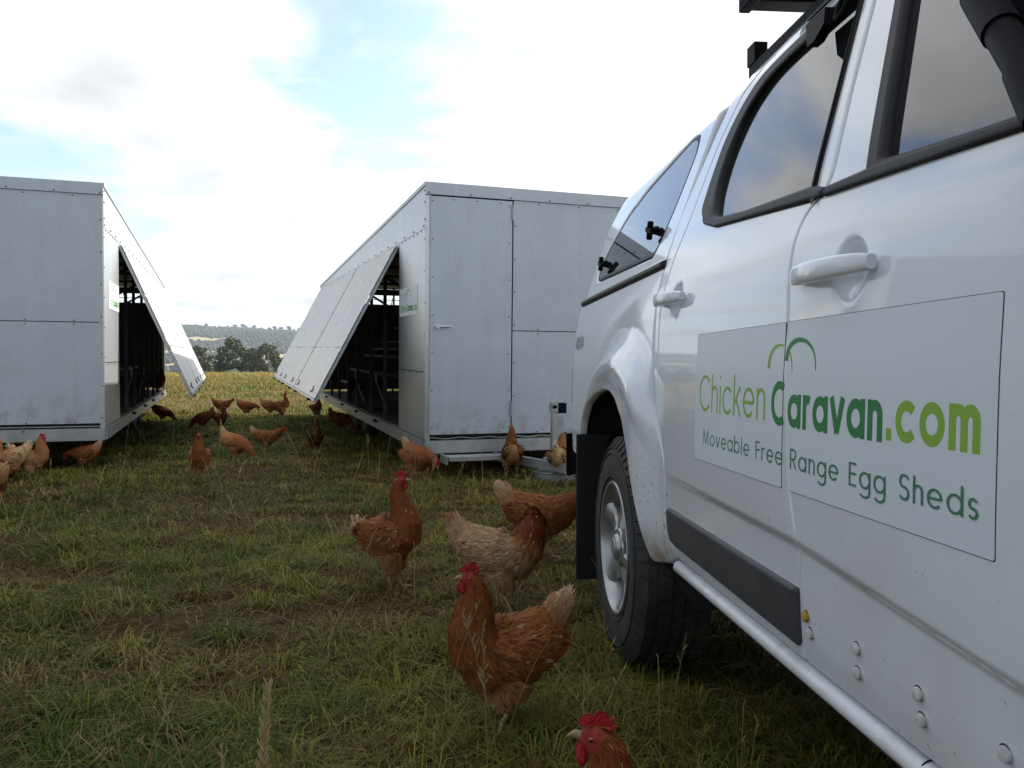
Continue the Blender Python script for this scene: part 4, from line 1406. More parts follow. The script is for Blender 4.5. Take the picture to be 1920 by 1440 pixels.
# sill
def sill(bm, T):
    pr = []
    for i in range(13):
        a = math.radians(110 - 220 * i / 12)
        pr.append((-.034 + .026 * math.cos(a), .428 + .0185 * math.sin(a)))
    pr = [(-.13, .447)] + pr + [(-.13, .400)]
    us = [.30, .34] + [.6, .9, 1.195, 1.2, 1.5, 1.8] + [2.15, 2.185]
    pv = None
    for u in us:
        k = .6 if u in (.30, 2.185) else 1
        q = [bm.verts.new(T(u, -.036 + (w + .036) * k, .424 + (v - .424) * k)) for w, v in pr]
        if pv:
            for a, b, c, d in zip(pv, pv[1:], q[1:], q): bm.faces.new((a, b, c, d))
        pv = q
upart('sill', sill, M['paint_sill'], both=True, smooth=50)
upart('sill_joint', lambda bm, T: tube(bm, [T(1.012, -.0305, .428), T(1.0145, -.0305, .428)], .0200, 20), M['gap'], smooth=60)
upart('sill_seam', lambda bm, T: ubox(bm, T, .34, 2.16, -.03, -.0098, .4185, .4200), M['gap'])
# charcoal door moulding on the rear door
panel('door_trim', rounded([(1.372, .578), (1.372, .474), (2.16, .487), (2.185, .52), (2.192, .583)], [.008, .012, .02, .02, .015]), w_cab, M['greyplastic'], parent=door_r[0], lift=.012, rad=.010, depth=.014, grid=.03)
# fixing clips left on the front door where its moulding came off
for i, (u, v) in enumerate([(1.341, .537), (1.328, .512), (1.169, .540), (1.170, .503), (1.010, .535), (1.005, .503), (.844, .534), (.84, .503), (.68, .534), (.675, .503)]):
    def clip(bm, T):
        w0 = float(w_cab(np.array([u]), np.array([v]))[0])
        tube(bm, [T(u, w0 - .002, v), T(u, w0 + .0025, v)], .008, 12)
        tube(bm, [T(u, w0 + .003, v), T(u, w0 + .006, v), T(u, w0 + .0075, v)], [.0096, .0090, .005], 14)
    o = upart('trim_clip', clip, M['yellow'] if i == 0 else M['clip'], parent=door_f[0], smooth=40)[0]
    upart('clip_hole', lambda bm, T: tube(bm, [T(u + .003, float(w_cab(np.array([u]), np.array([v]))[0]) - .001, v), T(u + .003, float(w_cab(np.array([u]), np.array([v]))[0]) + .0012, v)], .0102, 14), M['gap'], parent=o)
    if i == 0: o['label'] = 'yellow trim clip next to the door gap'


# door handles
def handle(u0, u1, v0, door):
    for mm in (False, True):
        bm = bmesh.new()
        rings = []
        for i in range(15):
            t = i / 14; u = u0 + (u1 - u0) * t
            k = math.sin(math.pi * min(1, max(0, t * .98 + .01))) ** .13
            wc = float(w_cab(np.array([(u0 + u1) / 2 + .12]), np.array([v0]))[0]) + .010 + .020 * math.sin(math.pi * t) ** .6
            hh = (.0165 + .002 * t) * k; ww = .012 * k
            rings.append([bm.verts.new(VT(u, wc + ww * (abs(math.cos(a)) ** .6 * (1 if math.cos(a) > 0 else -1)), v0 + .004 * t + hh * (abs(math.sin(a)) ** .6 * (1 if math.sin(a) > 0 else -1)), mm)) for a in [2 * math.pi * q / 16 for q in range(16)]])
        for a, b in zip(rings, rings[1:]):
            for q in range(16): bm.faces.new((a[q], a[(q + 1) % 16], b[(q + 1) % 16], b[q]))
        bm.faces.new(rings[0]); bm.faces.new(rings[-1])
        h = link('door_handle', bm_mesh(bm, 'door_handle', 50), door[1] if mm else door[0], M['paint'])
        if not mm and u0 < 1.3:
            w0 = float(w_cab(np.array([u1]), np.array([v0]))[0])
            upart('key_lock', lambda bm, T: (tube(bm, [T(u1 - .018, w0 + .016, v0), T(u1 - .018, w0 + .024, v0)], .008, 12)), M['zinc'], parent=door[0], smooth=40)


handle(1.112, 1.362, 1.104, door_f)
handle(2.045, 2.285, 1.140, door_r)


# magnetic door signs
def smap(lift):
    return lambda X, Y, k: VT(-X, float(w_cab(np.array([-X]), np.array([Y]))[0]) + lift + .00002 * k, Y)


sign_r = panel('door_sign', rounded([(1.4125, .744), (1.917, .744), (1.917, 1.036), (1.4125, 1.036)], .004), w_cab, M['sticker'], lift=.0011, rad=.0003, depth=.0010, parent=door_r[0])[0]
sign_f = panel('door_sign', rounded([(.845, .744), (1.3775, .744), (1.402, 1.0), (1.402, 1.036), (.845, 1.036)], .004), w_cab, M['sticker'], lift=.0011, rad=.0003, depth=.0010, parent=door_f[0])[0]
panel('sign_edge', rounded([(1.411, .7431), (1.9179, .7431), (1.9179, 1.0369), (1.411, 1.0369)], .004), w_cab, M['gap'], lift=.0006, rad=.0002, depth=.0006, parent=door_r[0])
panel('sign_edge', rounded([(.8440, .7431), (1.3786, .7431), (1.4030, 1.0), (1.4030, 1.0369), (.8440, 1.0369)], .004), w_cab, M['gap'], lift=.0006, rad=.0002, depth=.0006, parent=door_f[0])


def split_text(name, s, t, gap, xa, xb, y0, cap, m):
    """lettering laid across both signs, cut at the door gap; X = -u"""
    st, w = text_strips(s, t, gap)
    bank = {0: ([], [], [0]), 1: ([], [], [0])}
    f = smap(.00125)
    for k, (V, F) in enumerate(st):
        X = xa + (xb - xa) * V[:, 0] / w; Y = y0 + cap * V[:, 1]
        c = X[F].mean(1)
        for side_, sel in ((0, c < -1.4105), (1, c > -1.4005)):
            if not sel.any(): continue
            vs, fs, off = bank[side_]
            vs += [list(f(a, b, k)) for a, b in zip(X, Y)]
            fs.append(F[sel] + off[0]); off[0] += len(X)
    for side_, par in ((0, sign_r), (1, sign_f)):
        vs, fs, off = bank[side_]
        if vs: link(name, np_mesh(name, np.array(vs), np.concatenate(fs)), par, m)


split_text('lettering', 'Chicken', .085, .145, -1.885, -1.490, .8585, .083, M['ink_light'])
split_text('lettering', 'Caravan', .185, .10, -1.462, -1.078, .853, .080, M['ink_dark'])
split_text('lettering', '.com', .185, .11, -1.070, -.872, .857, .077, M['ink_light'])
split_text('lettering', 'Moveable Free Range Egg Sheds', .095, .21, -1.852, -.872, .783, .0345, M['ink_grey'])


def logo_arch(p0, pm, p1, thick, m, par, lo, hi, k):
    # quadratic-like arch through foot, apex, foot
    pts = []
    for i in range(41):
        a = math.pi * (1 - i / 40)
        t = i / 40
        x = p0[0] + (p1[0] - p0[0]) * (1 + math.cos(a)) / 2
        y = (p0[1] + (p1[1] - p0[1]) * t) + (pm - max(p0[1], p1[1])) * math.sin(a) ** .8
        pts.append((x, y))
    pts = [p for p in pts if lo <= p[0] <= hi]
    f = smap(.00125)
    link('logo', np_mesh('logo', *(lambda V, F: (np.array([list(f(a, b, k)) for a, b in V]), F))(*ribbon(pts, 0, lambda s: thick * (1.05 - .82 * s)))), par, m)


logo_arch((-1.478, .955), 1.001, (-1.376, .946), .0125, M['ink_light'], sign_r, -1.6, -1.4125, 2)
logo_arch((-1.478, .955), 1.001, (-1.376, .946), .0078, M['ink_light'], sign_f, -1.400, -1.2, 2)
logo_arch((-1.400, .968), 1.011, (-1.286, .951), .0125, M['ink_dark'], sign_f, -1.401, -1.2, 6)
# 4x4 badge on the tub: outlined figures
bm4 = []
st, wd = text_strips('4X4', .13, .10)
Vs, Fs, off = [], [], 0
for k, (V, F) in enumerate(st):
    u_ = 3.755 - .20 * V[:, 0] / wd; v_ = 1.046 + .058 * V[:, 1]
    ww = w_tub(u_, v_) + .0016 + .0002 * k
    Vs += [list(VT(a, b, c)) for a, b, c in zip(u_, ww, v_)]; Fs.append(F + off); off += len(V)
link('badge_lettering', np_mesh('badge_lettering', np.array(Vs), np.concatenate(Fs)), ute, M['badge'])

# canopy over the load bed
can_out = rounded([(2.372, 1.275), (3.905, 1.275), (3.90, 1.36), (3.875, 1.46), (3.76, 1.585), (3.56, 1.70), (3.45, 1.722), (2.33, 1.728), (2.315, 1.70), (2.35, 1.45)], [.01, .02, .03, .05, .06, .06, .05, .03, .03, .05])
cwin = rounded([(3.585, 1.338), (3.645, 1.415), (3.50, 1.515), (3.30, 1.595), (3.05, 1.642), (2.55, 1.690), (2.468, 1.668), (2.436, 1.606), (2.475, 1.471), (2.538, 1.345), (2.585, 1.312)], [.03, .02, .05, .05, .05, .04, .03, .03, .05, .05, .03])
cgl = offset(ccw(cwin), -.018)
can = panel('canopy', can_out, w_can, M['paint'], holes=[cwin], mir='both', grid=.035, rad=.010, depth=.02, step=.022)
panel('canopy_window_frame', offset(ccw(cwin), -.003), w_can, M['rubber'], parent=tuple(can), holes=[cgl], lift=-.002, rad=.003, mir='both', grid=.02, step=.02)
cw = panel('canopy_window', offset(cgl, .003), w_can, M['glass'], parent=tuple(can), lift=-.003, rad=.002, mir='both')
panel('canopy_seal', rounded([(2.366, 1.254), (3.91, 1.254), (3.91, 1.273), (2.366, 1.273)], .004), w_can, M['rubber'], lift=.016, rad=.008, depth=.05, mir='both', grid=.02, step=.03)
for u, v in ((3.47, 1.405), (2.635, 1.405)):
    def latch(bm, T):
        w0 = float(w_can(np.array([u]), np.array([v]))[0])
        tube(bm, [T(u, w0 - .004, v), T(u, w0 + .016, v)], [.016, .013], 12)
        for a in (18, 108):
            du, dv = .034 * math.cos(math.radians(a)), .030 * math.sin(math.radians(a))
            beam(bm, T(u - du, w0 + .026, v - dv), T(u + du, w0 + .026, v + dv), .017, .019, (0, 0, 1) if a == 18 else (1, 0, 0))
    o = upart('window_latch', latch, M['plastic'], parent=can[0])[0]
    bv = o.modifiers.new('bevel', 'BEVEL'); bv.width = .005; bv.segments = 2
panel('red_label', rounded([(3.80, 1.295), (3.845, 1.295), (3.845, 1.328), (3.80, 1.328)], .004), w_can, M['lamp_red'], parent=can[0], lift=.001, rad=.0005, depth=.001, label='small dark red label at the rear corner of the canopy')


def skin(name, secs, m, parent=None, smooth=45):
    """loft through cross sections given as lists of local points, mirrored about the centre"""
    bm = bmesh.new(); pv = None
    for s in secs:
        full = [Vector(p) for p in s] + [Vector((-p[0], p[1], p[2])) for p in s[::-1]]
        q = [bm.verts.new(p) for p in full]
        if pv:
            for a, b, c, d in zip(pv, pv[1:], q[1:], q): bm.faces.new((a, b, c, d))
        pv = q
    return link(name, bm_mesh(bm, name, smooth), parent if parent is not None else ute, m)


def roof_sec(u, w, v, crown, n=7):
    out = []
    for i in range(n):
        a = (math.pi / 2) * i / (n - 1)
        x = -(UHALF + w) * (1 - (1 - math.cos(a)) * 1.0)
        out.append((-(UHALF + w) * math.cos(a) - 0.0, u - UC, v + crown * math.sin(a) ** .75))
    return out[:-1]


skin('canopy_roof', [roof_sec(u, w - .006, v, c) for u, w, v, c in [(2.305, -.30, 1.70, .02), (2.32, -.262, 1.722, .05), (2.45, -.252, 1.722, .058), (3.40, -.256, 1.717, .055), (3.52, -.262, 1.70, .05)]], M['paint'], can[0])
skin('canopy_rear', [[(-(UHALF + w), u - UC, v), (-(UHALF + w) * .6, u + .03 - UC, v), (-.02, u + .04 - UC, v)] for u, w, v in [(3.50, -.262, 1.708), (3.62, -.235, 1.67), (3.76, -.20, 1.585), (3.86, -.15, 1.46), (3.895, -.11, 1.28)]], M['paint'], can[0])
skin('canopy_front', [[(-(UHALF - .27), 2.31 - UC, 1.71), (-.02, 2.31 - UC, 1.73)], [(-(UHALF - .06), 2.375 - UC, 1.27), (-.02, 2.375 - UC, 1.27)]], M['paint'], can[0])
# cab roof, rear wall, windscreen, bonnet, nose
skin('cab_roof', [roof_sec(u, w, v, c) for u, w, v, c in [(.72, -.235, 1.655, .06), (.80, -.215, 1.705, .075), (.98, -.212, 1.728, .085), (1.5, -.210, 1.735, .09), (1.95, -.213, 1.732, .085), (2.13, -.225, 1.715, .07), (2.20, -.25, 1.69, .04)]], M['paint'])
skin('cab_back', [[(-(UHALF - .26), 2.19 - UC, 1.70), (-.02, 2.19 - UC, 1.72)], [(-(UHALF - .05), 2.335 - UC, 1.27), (-.02, 2.335 - UC, 1.27)], [(-(UHALF - .03), 2.31 - UC, .5), (-.02, 2.31 - UC, .5)]], M['gap'])
skin('windscreen', [[(-(UHALF - .24), .74 - UC, 1.665), (-.4, .70 - UC, 1.72), (-.02, .68 - UC, 1.73)], [(-(UHALF - .07), .16 - UC, 1.18), (-.4, .05 - UC, 1.16), (-.02, .0 - UC, 1.16)]], M['glass'])
skin('a_pillar', [[(-(UHALF - .185), .85 - UC, 1.70), (-(UHALF - .245), .73 - UC, 1.668)], [(-(UHALF - .03), .33 - UC, 1.21), (-(UHALF - .075), .15 - UC, 1.175)]], M['paint'])
skin('bonnet', [[(-(UHALF - .05), .30 - UC, 1.16), (-.6, .10 - UC, 1.185), (-.02, .05 - UC, 1.19)], [(-(UHALF - .07), -.3 - UC, 1.12), (-.6, -.3 - UC, 1.155), (-.02, -.3 - UC, 1.16)], [(-(UHALF - .11), -.95 - UC, 1.03), (-.55, -1.0 - UC, 1.06), (-.02, -1.05 - UC, 1.06)], [(-(UHALF - .2), -1.13 - UC, .92), (-.5, -1.2 - UC, .93), (-.02, -1.22 - UC, .93)]], M['paint'])
skin('nose', [[(-(UHALF - .2), -1.13 - UC, .92), (-.5, -1.2 - UC, .93), (-.02, -1.22 - UC, .93)], [(-(UHALF - .12), -1.10 - UC, .75), (-.5, -1.24 - UC, .75), (-.02, -1.27 - UC, .75)], [(-(UHALF - .12), -1.10 - UC, .45), (-.5, -1.22 - UC, .45), (-.02, -1.25 - UC, .45)]], M['plastic'])
farch = [(u - 3.10, v) for u, v in arch]
panel('front_fender', rounded([(.338, .452), (.338, 1.10), (.34, 1.185), (.10, 1.165), (-.30, 1.115), (-.95, 1.025), (-1.13, .90), (-1.10, .62), (-1.04, .50), (-.92, .46)] + farch + [(.25, .44)], .02), w_fen, M['paint'], mir='both', grid=.04)
# black boxes added inside to block light through gaps and wheel arches
def blocker_boxes(bm, T):
    ubox(bm, T, -.95, -.95 + .3, -.25, -1.6, .45, 1.0)
    ubox(bm, T, .10, 2.28, -.075, -1.785, .40, 1.18)
    ubox(bm, T, 3.36, 3.80, -.12, -1.74, .55, 1.22)
    ubox(bm, T, 2.37, 3.80, -.57, -1.29, .50, 1.22)
    ubox(bm, T, 2.37, 3.80, -.06, -1.80, .93, 1.24)
    ubox(bm, T, 1.0, 2.15, -.34, -1.52, 1.18, 1.66)
    ubox(bm, T, 2.5, 3.5, -.34, -1.52, 1.24, 1.66)
    ubox(bm, T, -1.0, 3.9, -.50, -.60, .38, .50); ubox(bm, T, -1.0, 3.9, -1.26, -1.36, .38, .50)
upart('inner_blockers', blocker_boxes, M['gap'])
# bumper, mud flap, tail lamp
def bumper(bm, T):
    secs = []
    for x, u in ((-.95, 3.90), (-.94, 3.97), (-.90, 4.03), (-.6, 4.08), (0, 4.10), (.6, 4.08), (.90, 4.03), (.94, 3.97), (.95, 3.90)):
        secs.append([(x, u - UC - .06 * (v == .45) - .01, v) for v in (.45, .47, .62, .655)])
    pv = None
    for s in secs:
        q = [bm.verts.new(p) for p in s] + [bm.verts.new((s[-1][0] * .9, 3.85 - UC, .66))]
        if pv:
            for a, b, c, d in zip(pv, pv[1:], q[1:], q): bm.faces.new((a, b, c, d))
        pv = q
upart('rear_bumper', bumper, M['greyplastic'], smooth=50)
upart('tow_bar', lambda bm, T: (ubox(bm, T, 3.6, 4.18, -.90, -.96, .40, .46), tube(bm, [T(4.18, -.93, .46), T(4.18, -.93, .53)], .025, 10)), M['dark_steel'])
panel('tail_lamp', rounded([(3.878, .80), (3.878, 1.20), (3.905, 1.20), (3.905, .80)], .006), w_tub, M['lamp_red'], lift=.004, rad=.004, mir='both', grid=.02, step=.02)
upart('tailgate', lambda bm, T: bx(bm, -.72, .72, 3.86 - UC, 3.90 - UC, .70, 1.24), M['paint'])
def flap_(bm, T):
    ubox(bm, T, 3.245, 3.257, .075, -.06, .12, .70)
o = upart('mud_flap', flap_, M['rubber'], both=True)
for q in o:
    bv = q.modifiers.new('bevel', 'BEVEL'); bv.width = .03; bv.segments = 4; bv.limit_method = 'ANGLE'
    bv.width = .005


# wheels
def make_tyre():
    bm = bmesh.new()
    R = .372
    # axis +x is outwards; outer face at 0
    prof = [(-.012, .212), (-.004, .222), (.0, .245), (.002, .285), (-.003, .322), (-.016, .345), (-.032, .360), (-.05, R - .010), (-.12, R - .007), (-.19, R - .010), (-.21, .360), (-.226, .345), (-.24, .30), (-.24, .25), (-.232, .215)]
    lathe(bm, prof, 72, 'x')
    # raised sidewall rings
    for r in (.235, .312):
        lathe(bm, [(.0005, r - .003), (.0035, r - .0015), (.0035, r + .0015), (.0005, r + .003)], 72, 'x')
    rg = random.Random(3)
    for k in range(54):
        a0 = 2 * math.pi * k / 54
        for (x, wd, st) in ((-.040, .034, 0), (-.085, .036, .5), (-.123, .030, .1), (-.161, .036, .6), (-.206, .034, .2)):
            a = a0 + st * 2 * math.pi / 54
            r0, r1 = R - .016, R + .001 - (.006 if x in (-.040, -.206) else 0)
            da = .042
            vs = []
            for r, sh in ((r0, 1.0), (r1, .82)):
                for dx, d_ in ((-1, -1), (1, -1), (1, 1), (-1, 1)):
                    aa = a + da * d_ * sh + dx * .010
                    vs.append(bm.verts.new((x + dx * wd / 2 * sh, r * math.cos(aa), r * math.sin(aa))))
            for q in ((4, 5, 6, 7), (0, 1, 5, 4), (1, 2, 6, 5), (2, 3, 7, 6), (3, 0, 4, 7)): bm.faces.new([vs[i] for i in q])
        # shoulder lugs
        for i in range(1):
            a = a0
            vs = []
            for (x, r) in ((-.003, .330), (-.028, .362)):
                for d_ in (-1, 1):
                    vs.append(bm.verts.new((x + .004, r * math.cos(a + .03 * d_), r * math.sin(a + .03 * d_))))
                    vs.append(bm.verts.new((x - .008, (r - .01) * math.cos(a + .036 * d_), (r - .01) * math.sin(a + .036 * d_))))
            bm.faces.new((vs[0], vs[2], vs[6], vs[4])); bm.faces.new((vs[0], vs[4], vs[5], vs[1])); bm.faces.new((vs[2], vs[3], vs[7], vs[6]))
    return bm_mesh(bm, 'tyre', 35)


def make_rim():
    bm = bmesh.new()
    lathe(bm, [(-.018, .214), (-.004, .220), (.002, .217), (.001, .209), (-.008, .204), (-.020, .200), (-.06, .190), (-.20, .185)], 64, 'x')
    n = 6
    for k in range(n):
        a = 2 * math.pi * (k + .25) / n
        sec = []
        for r, hw, xo, th in ((.045, .026, -.022, .05), (.075, .025, -.020, .045), (.11, .027, -.030, .035), (.15, .033, -.030, .03), (.185, .044, -.020, .026), (.203, .056, -.012, .022)):
            ring = []
            for s, dx in ((-1, -.012), (-.72, 0), (0, .004), (.72, 0), (1, -.012), (1, -th), (-1, -th)):
                y, z = r, s * hw
                ring.append(bm.verts.new((xo + dx, y * math.cos(a) - z * math.sin(a), y * math.sin(a) + z * math.cos(a))))
            sec.append(ring)
        for p, q in zip(sec, sec[1:]):
            for i in range(7): bm.faces.new((p[i], p[(i + 1) % 7], q[(i + 1) % 7], q[i]))
    lathe(bm, [(-.07, .066), (-.022, .066), (-.016, .060), (-.014, .045), (-.004, .040), (-.002, .036), (-.002, 0)], 40, 'x')
    return bm_mesh(bm, 'rim', 35)


ty, rm = make_tyre(), make_rim()
bm = bmesh.new(); lathe(bm, [(-.075, .19), (-.075, .02), (-.11, .02)], 40, 'x'); bdisc = bm_mesh(bm, 'brake_disc', 40)
bm = bmesh.new()
for k in range(6):
    a = 2 * math.pi * (k + .75) / 6
    tube(bm, [(-.04, .053 * math.cos(a), .053 * math.sin(a)), (-.015, .053 * math.cos(a), .053 * math.sin(a))], .0085, 6)
lugs = bm_mesh(bm, 'wheel_nut', 40)
bm = bmesh.new(); lathe(bm, [(-.0015, .030), (.0015, .028), (.002, 0)], 32, 'x'); capm = bm_mesh(bm, 'hub_cap', 40)
for u in (2.70, -.40):
    for mm in (False, True):
        wh = empty('wheel', (0, 0, 0)); wh.parent = ute
        wh.location = VT(u, .040, .366, mm)
        wh.rotation_euler = (.35, 0, 0 if mm else math.pi)
        for nm, me, mt in (('tyre', ty, 'tyre'), ('rim', rm, 'alloy'), ('brake_disc', bdisc, 'dark_steel'), ('wheel_nut', lugs, 'dark_steel'), ('hub_cap', capm, 'zinc')):
            link(nm, me, wh, M[mt])
# roof rack and fittings
def rack(bm, T):
    ubox(bm, T, .95, 2.10, -.17, -1.69, 1.905, 1.93)
    for u in np.arange(.98, 2.1, .14): ubox(bm, T, u, u + .045, -.20, -1.66, 1.931, 1.94)
    ubox(bm, T, 2.04, 2.105, -.165, -1.695, 1.885, 1.904)
    ubox(bm, T, .94, 2.11, -.165, -.195, 1.88, 1.945); ubox(bm, T, .94, 2.11, -1.665, -1.695, 1.88, 1.945)
o = upart('roof_rack', rack, M['plastic'])[0]
bv = o.modifiers.new('bevel', 'BEVEL'); bv.width = .006; bv.segments = 2
def rails(bm, T):
    ubox(bm, T, .95, 2.22, -.235, -.265, 1.752, 1.782)
    ubox(bm, T, 2.17, 2.225, -.232, -.268, 1.783, 1.835)
    for u in (1.1, 1.4): beam(bm, T(u, -.25, 1.783), T(u, -.22, 1.90), .05, .02)
rr = upart('roof_rail', rails, M['plastic'], both=True)
def clamp(bm, T):
    p = [(1.640, 1.655), (1.585, 1.588), (1.556, 1.588), (1.530, 1.612), (1.555, 1.655)]
    a = [bm.verts.new(T(u, float(w_cab(np.array([u]), np.array([v]))[0]) + .012, v)) for u, v in p]
    b = [bm.verts.new(T(u, float(w_cab(np.array([u]), np.array([v]))[0]) + .034, v)) for u, v in p]
    bm.faces.new(a[::-1]); bm.faces.new(b)
    for i in range(5): bm.faces.new((a[i], a[(i + 1) % 5], b[(i + 1) % 5], b[i]))
upart('rack_clamp', clamp, M['plastic'], parent=rr[0])
def loop_(bm, T):
    c = (1.510, 1.636); pts = []
    for i in range(13):
        a = 2 * math.pi * i / 12
        u, v = c[0] + .018 * math.cos(a), c[1] + .024 * math.sin(a)
        pts.append(T(u, float(w_cab(np.array([u]), np.array([v]))[0]) + .016, v))
    tube(bm, pts, .006, 8, False)
upart('tie_loop', loop_, M['plastic'], parent=rr[0], smooth=60)
# snorkel pipe up past the driver's window
def snork(bm, T):
    pts = [(.30, .01, 1.04), (.45, .03, 1.06), (.62, .035, 1.07), (.70, .03, 1.10), (.813, -.012, 1.243), (.9755, -.060, 1.411), (1.09, -.115, 1.57), (1.19, -.175, 1.70), (1.22, -.19, 1.76)]
    tube(bm, [T(*p) for p in pts], .0195, 16)
    tube(bm, [T(.905, -.039, 1.339), T(.9755, -.060, 1.411), T(1.09, -.115, 1.57)], .0225, 16)
    tube(bm, [T(.78, .001, 1.20), T(.84, -.020, 1.271)], .0225, 16)
    tube(bm, [T(1.21, -.185, 1.74), T(1.20, -.19, 1.86)], .045, 16)
upart('snorkel', snork, M['plastic'], smooth=40)
# door mirror (outside the picture, beside the lens)
upart('side_mirror', lambda bm, T: (ubox(bm, T, .42, .50, .20, -.02, 1.20, 1.36), ubox(bm, T, .44, .50, -.02, -.06, 1.20, 1.25)), M['plastic'])
# ------------------------------------------------------------------ hens
# spine: (x, y, z, in-plane radius, sideways radius) from the tail tip to the bill
TAIL = [(-.215, 0, .352, .014, .008), (-.195, 0, .328, .034, .014), (-.165, 0, .292, .054, .028), (-.120, 0, .254, .080, .056)]
BODY = [(-.065, 0, .226, .096, .078), (-.010, 0, .214, .100, .086), (.040, 0, .222, .090, .080)]
SP = {
    'stand': TAIL + BODY + [(.072, 0, .256, .072, .066), (.080, 0, .302, .064, .058), (.073, 0, .348, .053, .049), (.070, 0, .388, .041, .038), (.074, 0, .418, .029, .027), (.090, 0, .433, .0245, .021), (.108, 0, .432, .013, .012), (.114, 0, .430, .006, .006)],
    'tall': [(-.165, 0, .300, .014, .008), (-.152, 0, .278, .036, .016), (-.130, 0, .262, .058, .034), (-.095, 0, .244, .082, .060)] + [(-.045, 0, .230, .098, .080), (.008, 0, .238, .100, .084), (.046, 0, .268, .086, .074), (.056, 0, .312, .070, .062), (.042, 0, .362, .053, .049), (.026, 0, .408, .041, .039), (.018, 0, .444, .031, .029), (.022, 0, .472, .025, .023), (.040, 0, .484, .023, .020), (.058, 0, .482, .013, .012), (.064, 0, .480, .006, .006)],
    'walk': TAIL + BODY + [(.085, 0, .244, .076, .068), (.122, 0, .268, .058, .053), (.155, 0, .292, .044, .041), (.182, 0, .312, .033, .032), (.203, 0, .326, .026, .025), (.222, 0, .328, .024, .021), (.240, 0, .322, .013, .012), (.246, 0, .319, .006, .006)],
    'peck': [(-.20, 0, .385, .014, .008), (-.188, 0, .352, .034, .014), (-.165, 0, .312, .054, .028), (-.122, 0, .270, .080, .056)] + [(-.066, 0, .238, .096, .078), (-.010, 0, .218, .099, .086), (.044, 0, .208, .088, .078), (.095, 0, .192, .068, .062), (.140, 0, .164, .052, .047), (.172, 0, .128, .040, .037), (.192, 0, .092, .031, .030), (.206, 0, .062, .026, .025), (.219, 0, .044, .023, .020), (.230, 0, .030, .012, .012), (.234, 0, .025, .006, .006)],
    'preen': TAIL + BODY + [(.072, 0, .256, .072, .066), (.092, .012, .304, .056, .052), (.100, .036, .340, .044, .042), (.096, .072, .352, .035, .033), (.082, .110, .322, .029, .027), (.066, .126, .275, .024, .021), (.060, .128, .250, .013, .012), (.058, .128, .244, .006, .006)],
    'turn': TAIL + BODY + [(.072, 0, .256, .072, .066), (.082, 0, .302, .056, .052), (.080, .004, .345, .043, .041), (.076, .010, .382, .033, .032), (.070, .022, .408, .027, .025), (.066, .042, .420, .024, .021), (.064, .062, .416, .013, .012), (.063, .068, .414, .006, .006)],
    'low': TAIL + BODY + [(.090, 0, .225, .074, .066), (.132, 0, .228, .056, .052), (.168, 0, .226, .043, .041), (.198, 0, .218, .033, .031), (.218, 0, .206, .026, .025), (.232, 0, .190, .023, .020), (.240, 0, .172, .012, .012), (.243, 0, .166, .006, .006)],
}
RED = [(0, (.58, .45, .30)), (.10, (.44, .27, .14)), (.20, (.245, .088, .024)), (.55, (.215, .070, .018)), (.75, (.195, .055, .014)), (1, (.22, .066, .017))]
DARK = [(0, (.22, .10, .04)), (.15, (.13, .042, .015)), (.55, (.115, .034, .012)), (.8, (.10, .025, .009)), (1, (.11, .028, .010))]
CREAM = [(0, (.32, .15, .06)), (.12, (.40, .26, .14)), (.30, (.37, .235, .125)), (.44, (.36, .23, .125)), (.49, (.30, .12, .04)), (.54, (.16, .035, .012)), (1, (.15, .032, .010))]
PALE = [(0, (.66, .52, .34)), (.15, (.55, .38, .21)), (.35, (.40, .20, .085)), (.6, (.38, .17, .065)), (1, (.26, .075, .02))]
GINGER = [(0, (.62, .45, .26)), (.15, (.42, .22, .09)), (.4, (.29, .105, .032)), (.7, (.26, .088, .026)), (1, (.24, .070, .02))]


def ramp(tbl, s):
    xs = [t[0] for t in tbl]
    return np.stack([np.interp(s, xs, [t[1][k] for t in tbl]) for k in range(3)], -1)


def ring_tube(bm, pts, n=16):
    P = [Vector(p[:3]) for p in pts]
    rings = []
    for i, p in enumerate(P):
        t = (P[min(i + 1, len(P) - 1)] - P[max(i - 1, 0)]).normalized()
        s = Vector((0, 1, 0)); s = (s - t * s.dot(t))
        if s.length < .2: s = Vector((0, 0, 1)).cross(t)
        s.normalize(); u = t.cross(s)
        a, b = pts[i][3], pts[i][4]
        rings.append([bm.verts.new(p + u * a * math.cos(q) + s * b * math.sin(q)) for q in [2 * math.pi * k / n for k in range(n)]])
    for A, B in zip(rings, rings[1:]):
        for k in range(n): bm.faces.new((A[k], A[(k + 1) % n], B[(k + 1) % n], B[k]))
    bm.faces.new(rings[0][::-1]); bm.faces.new(rings[-1])


def ellipsoid(bm, c, r, rot=None, sub=2):
    m = Matrix.Translation(c) @ (rot or Matrix.Identity(4)) @ Matrix.Diagonal((*r, 1))
    bmesh.ops.create_icosphere(bm, subdivisions=sub, radius=1.0, matrix=m)


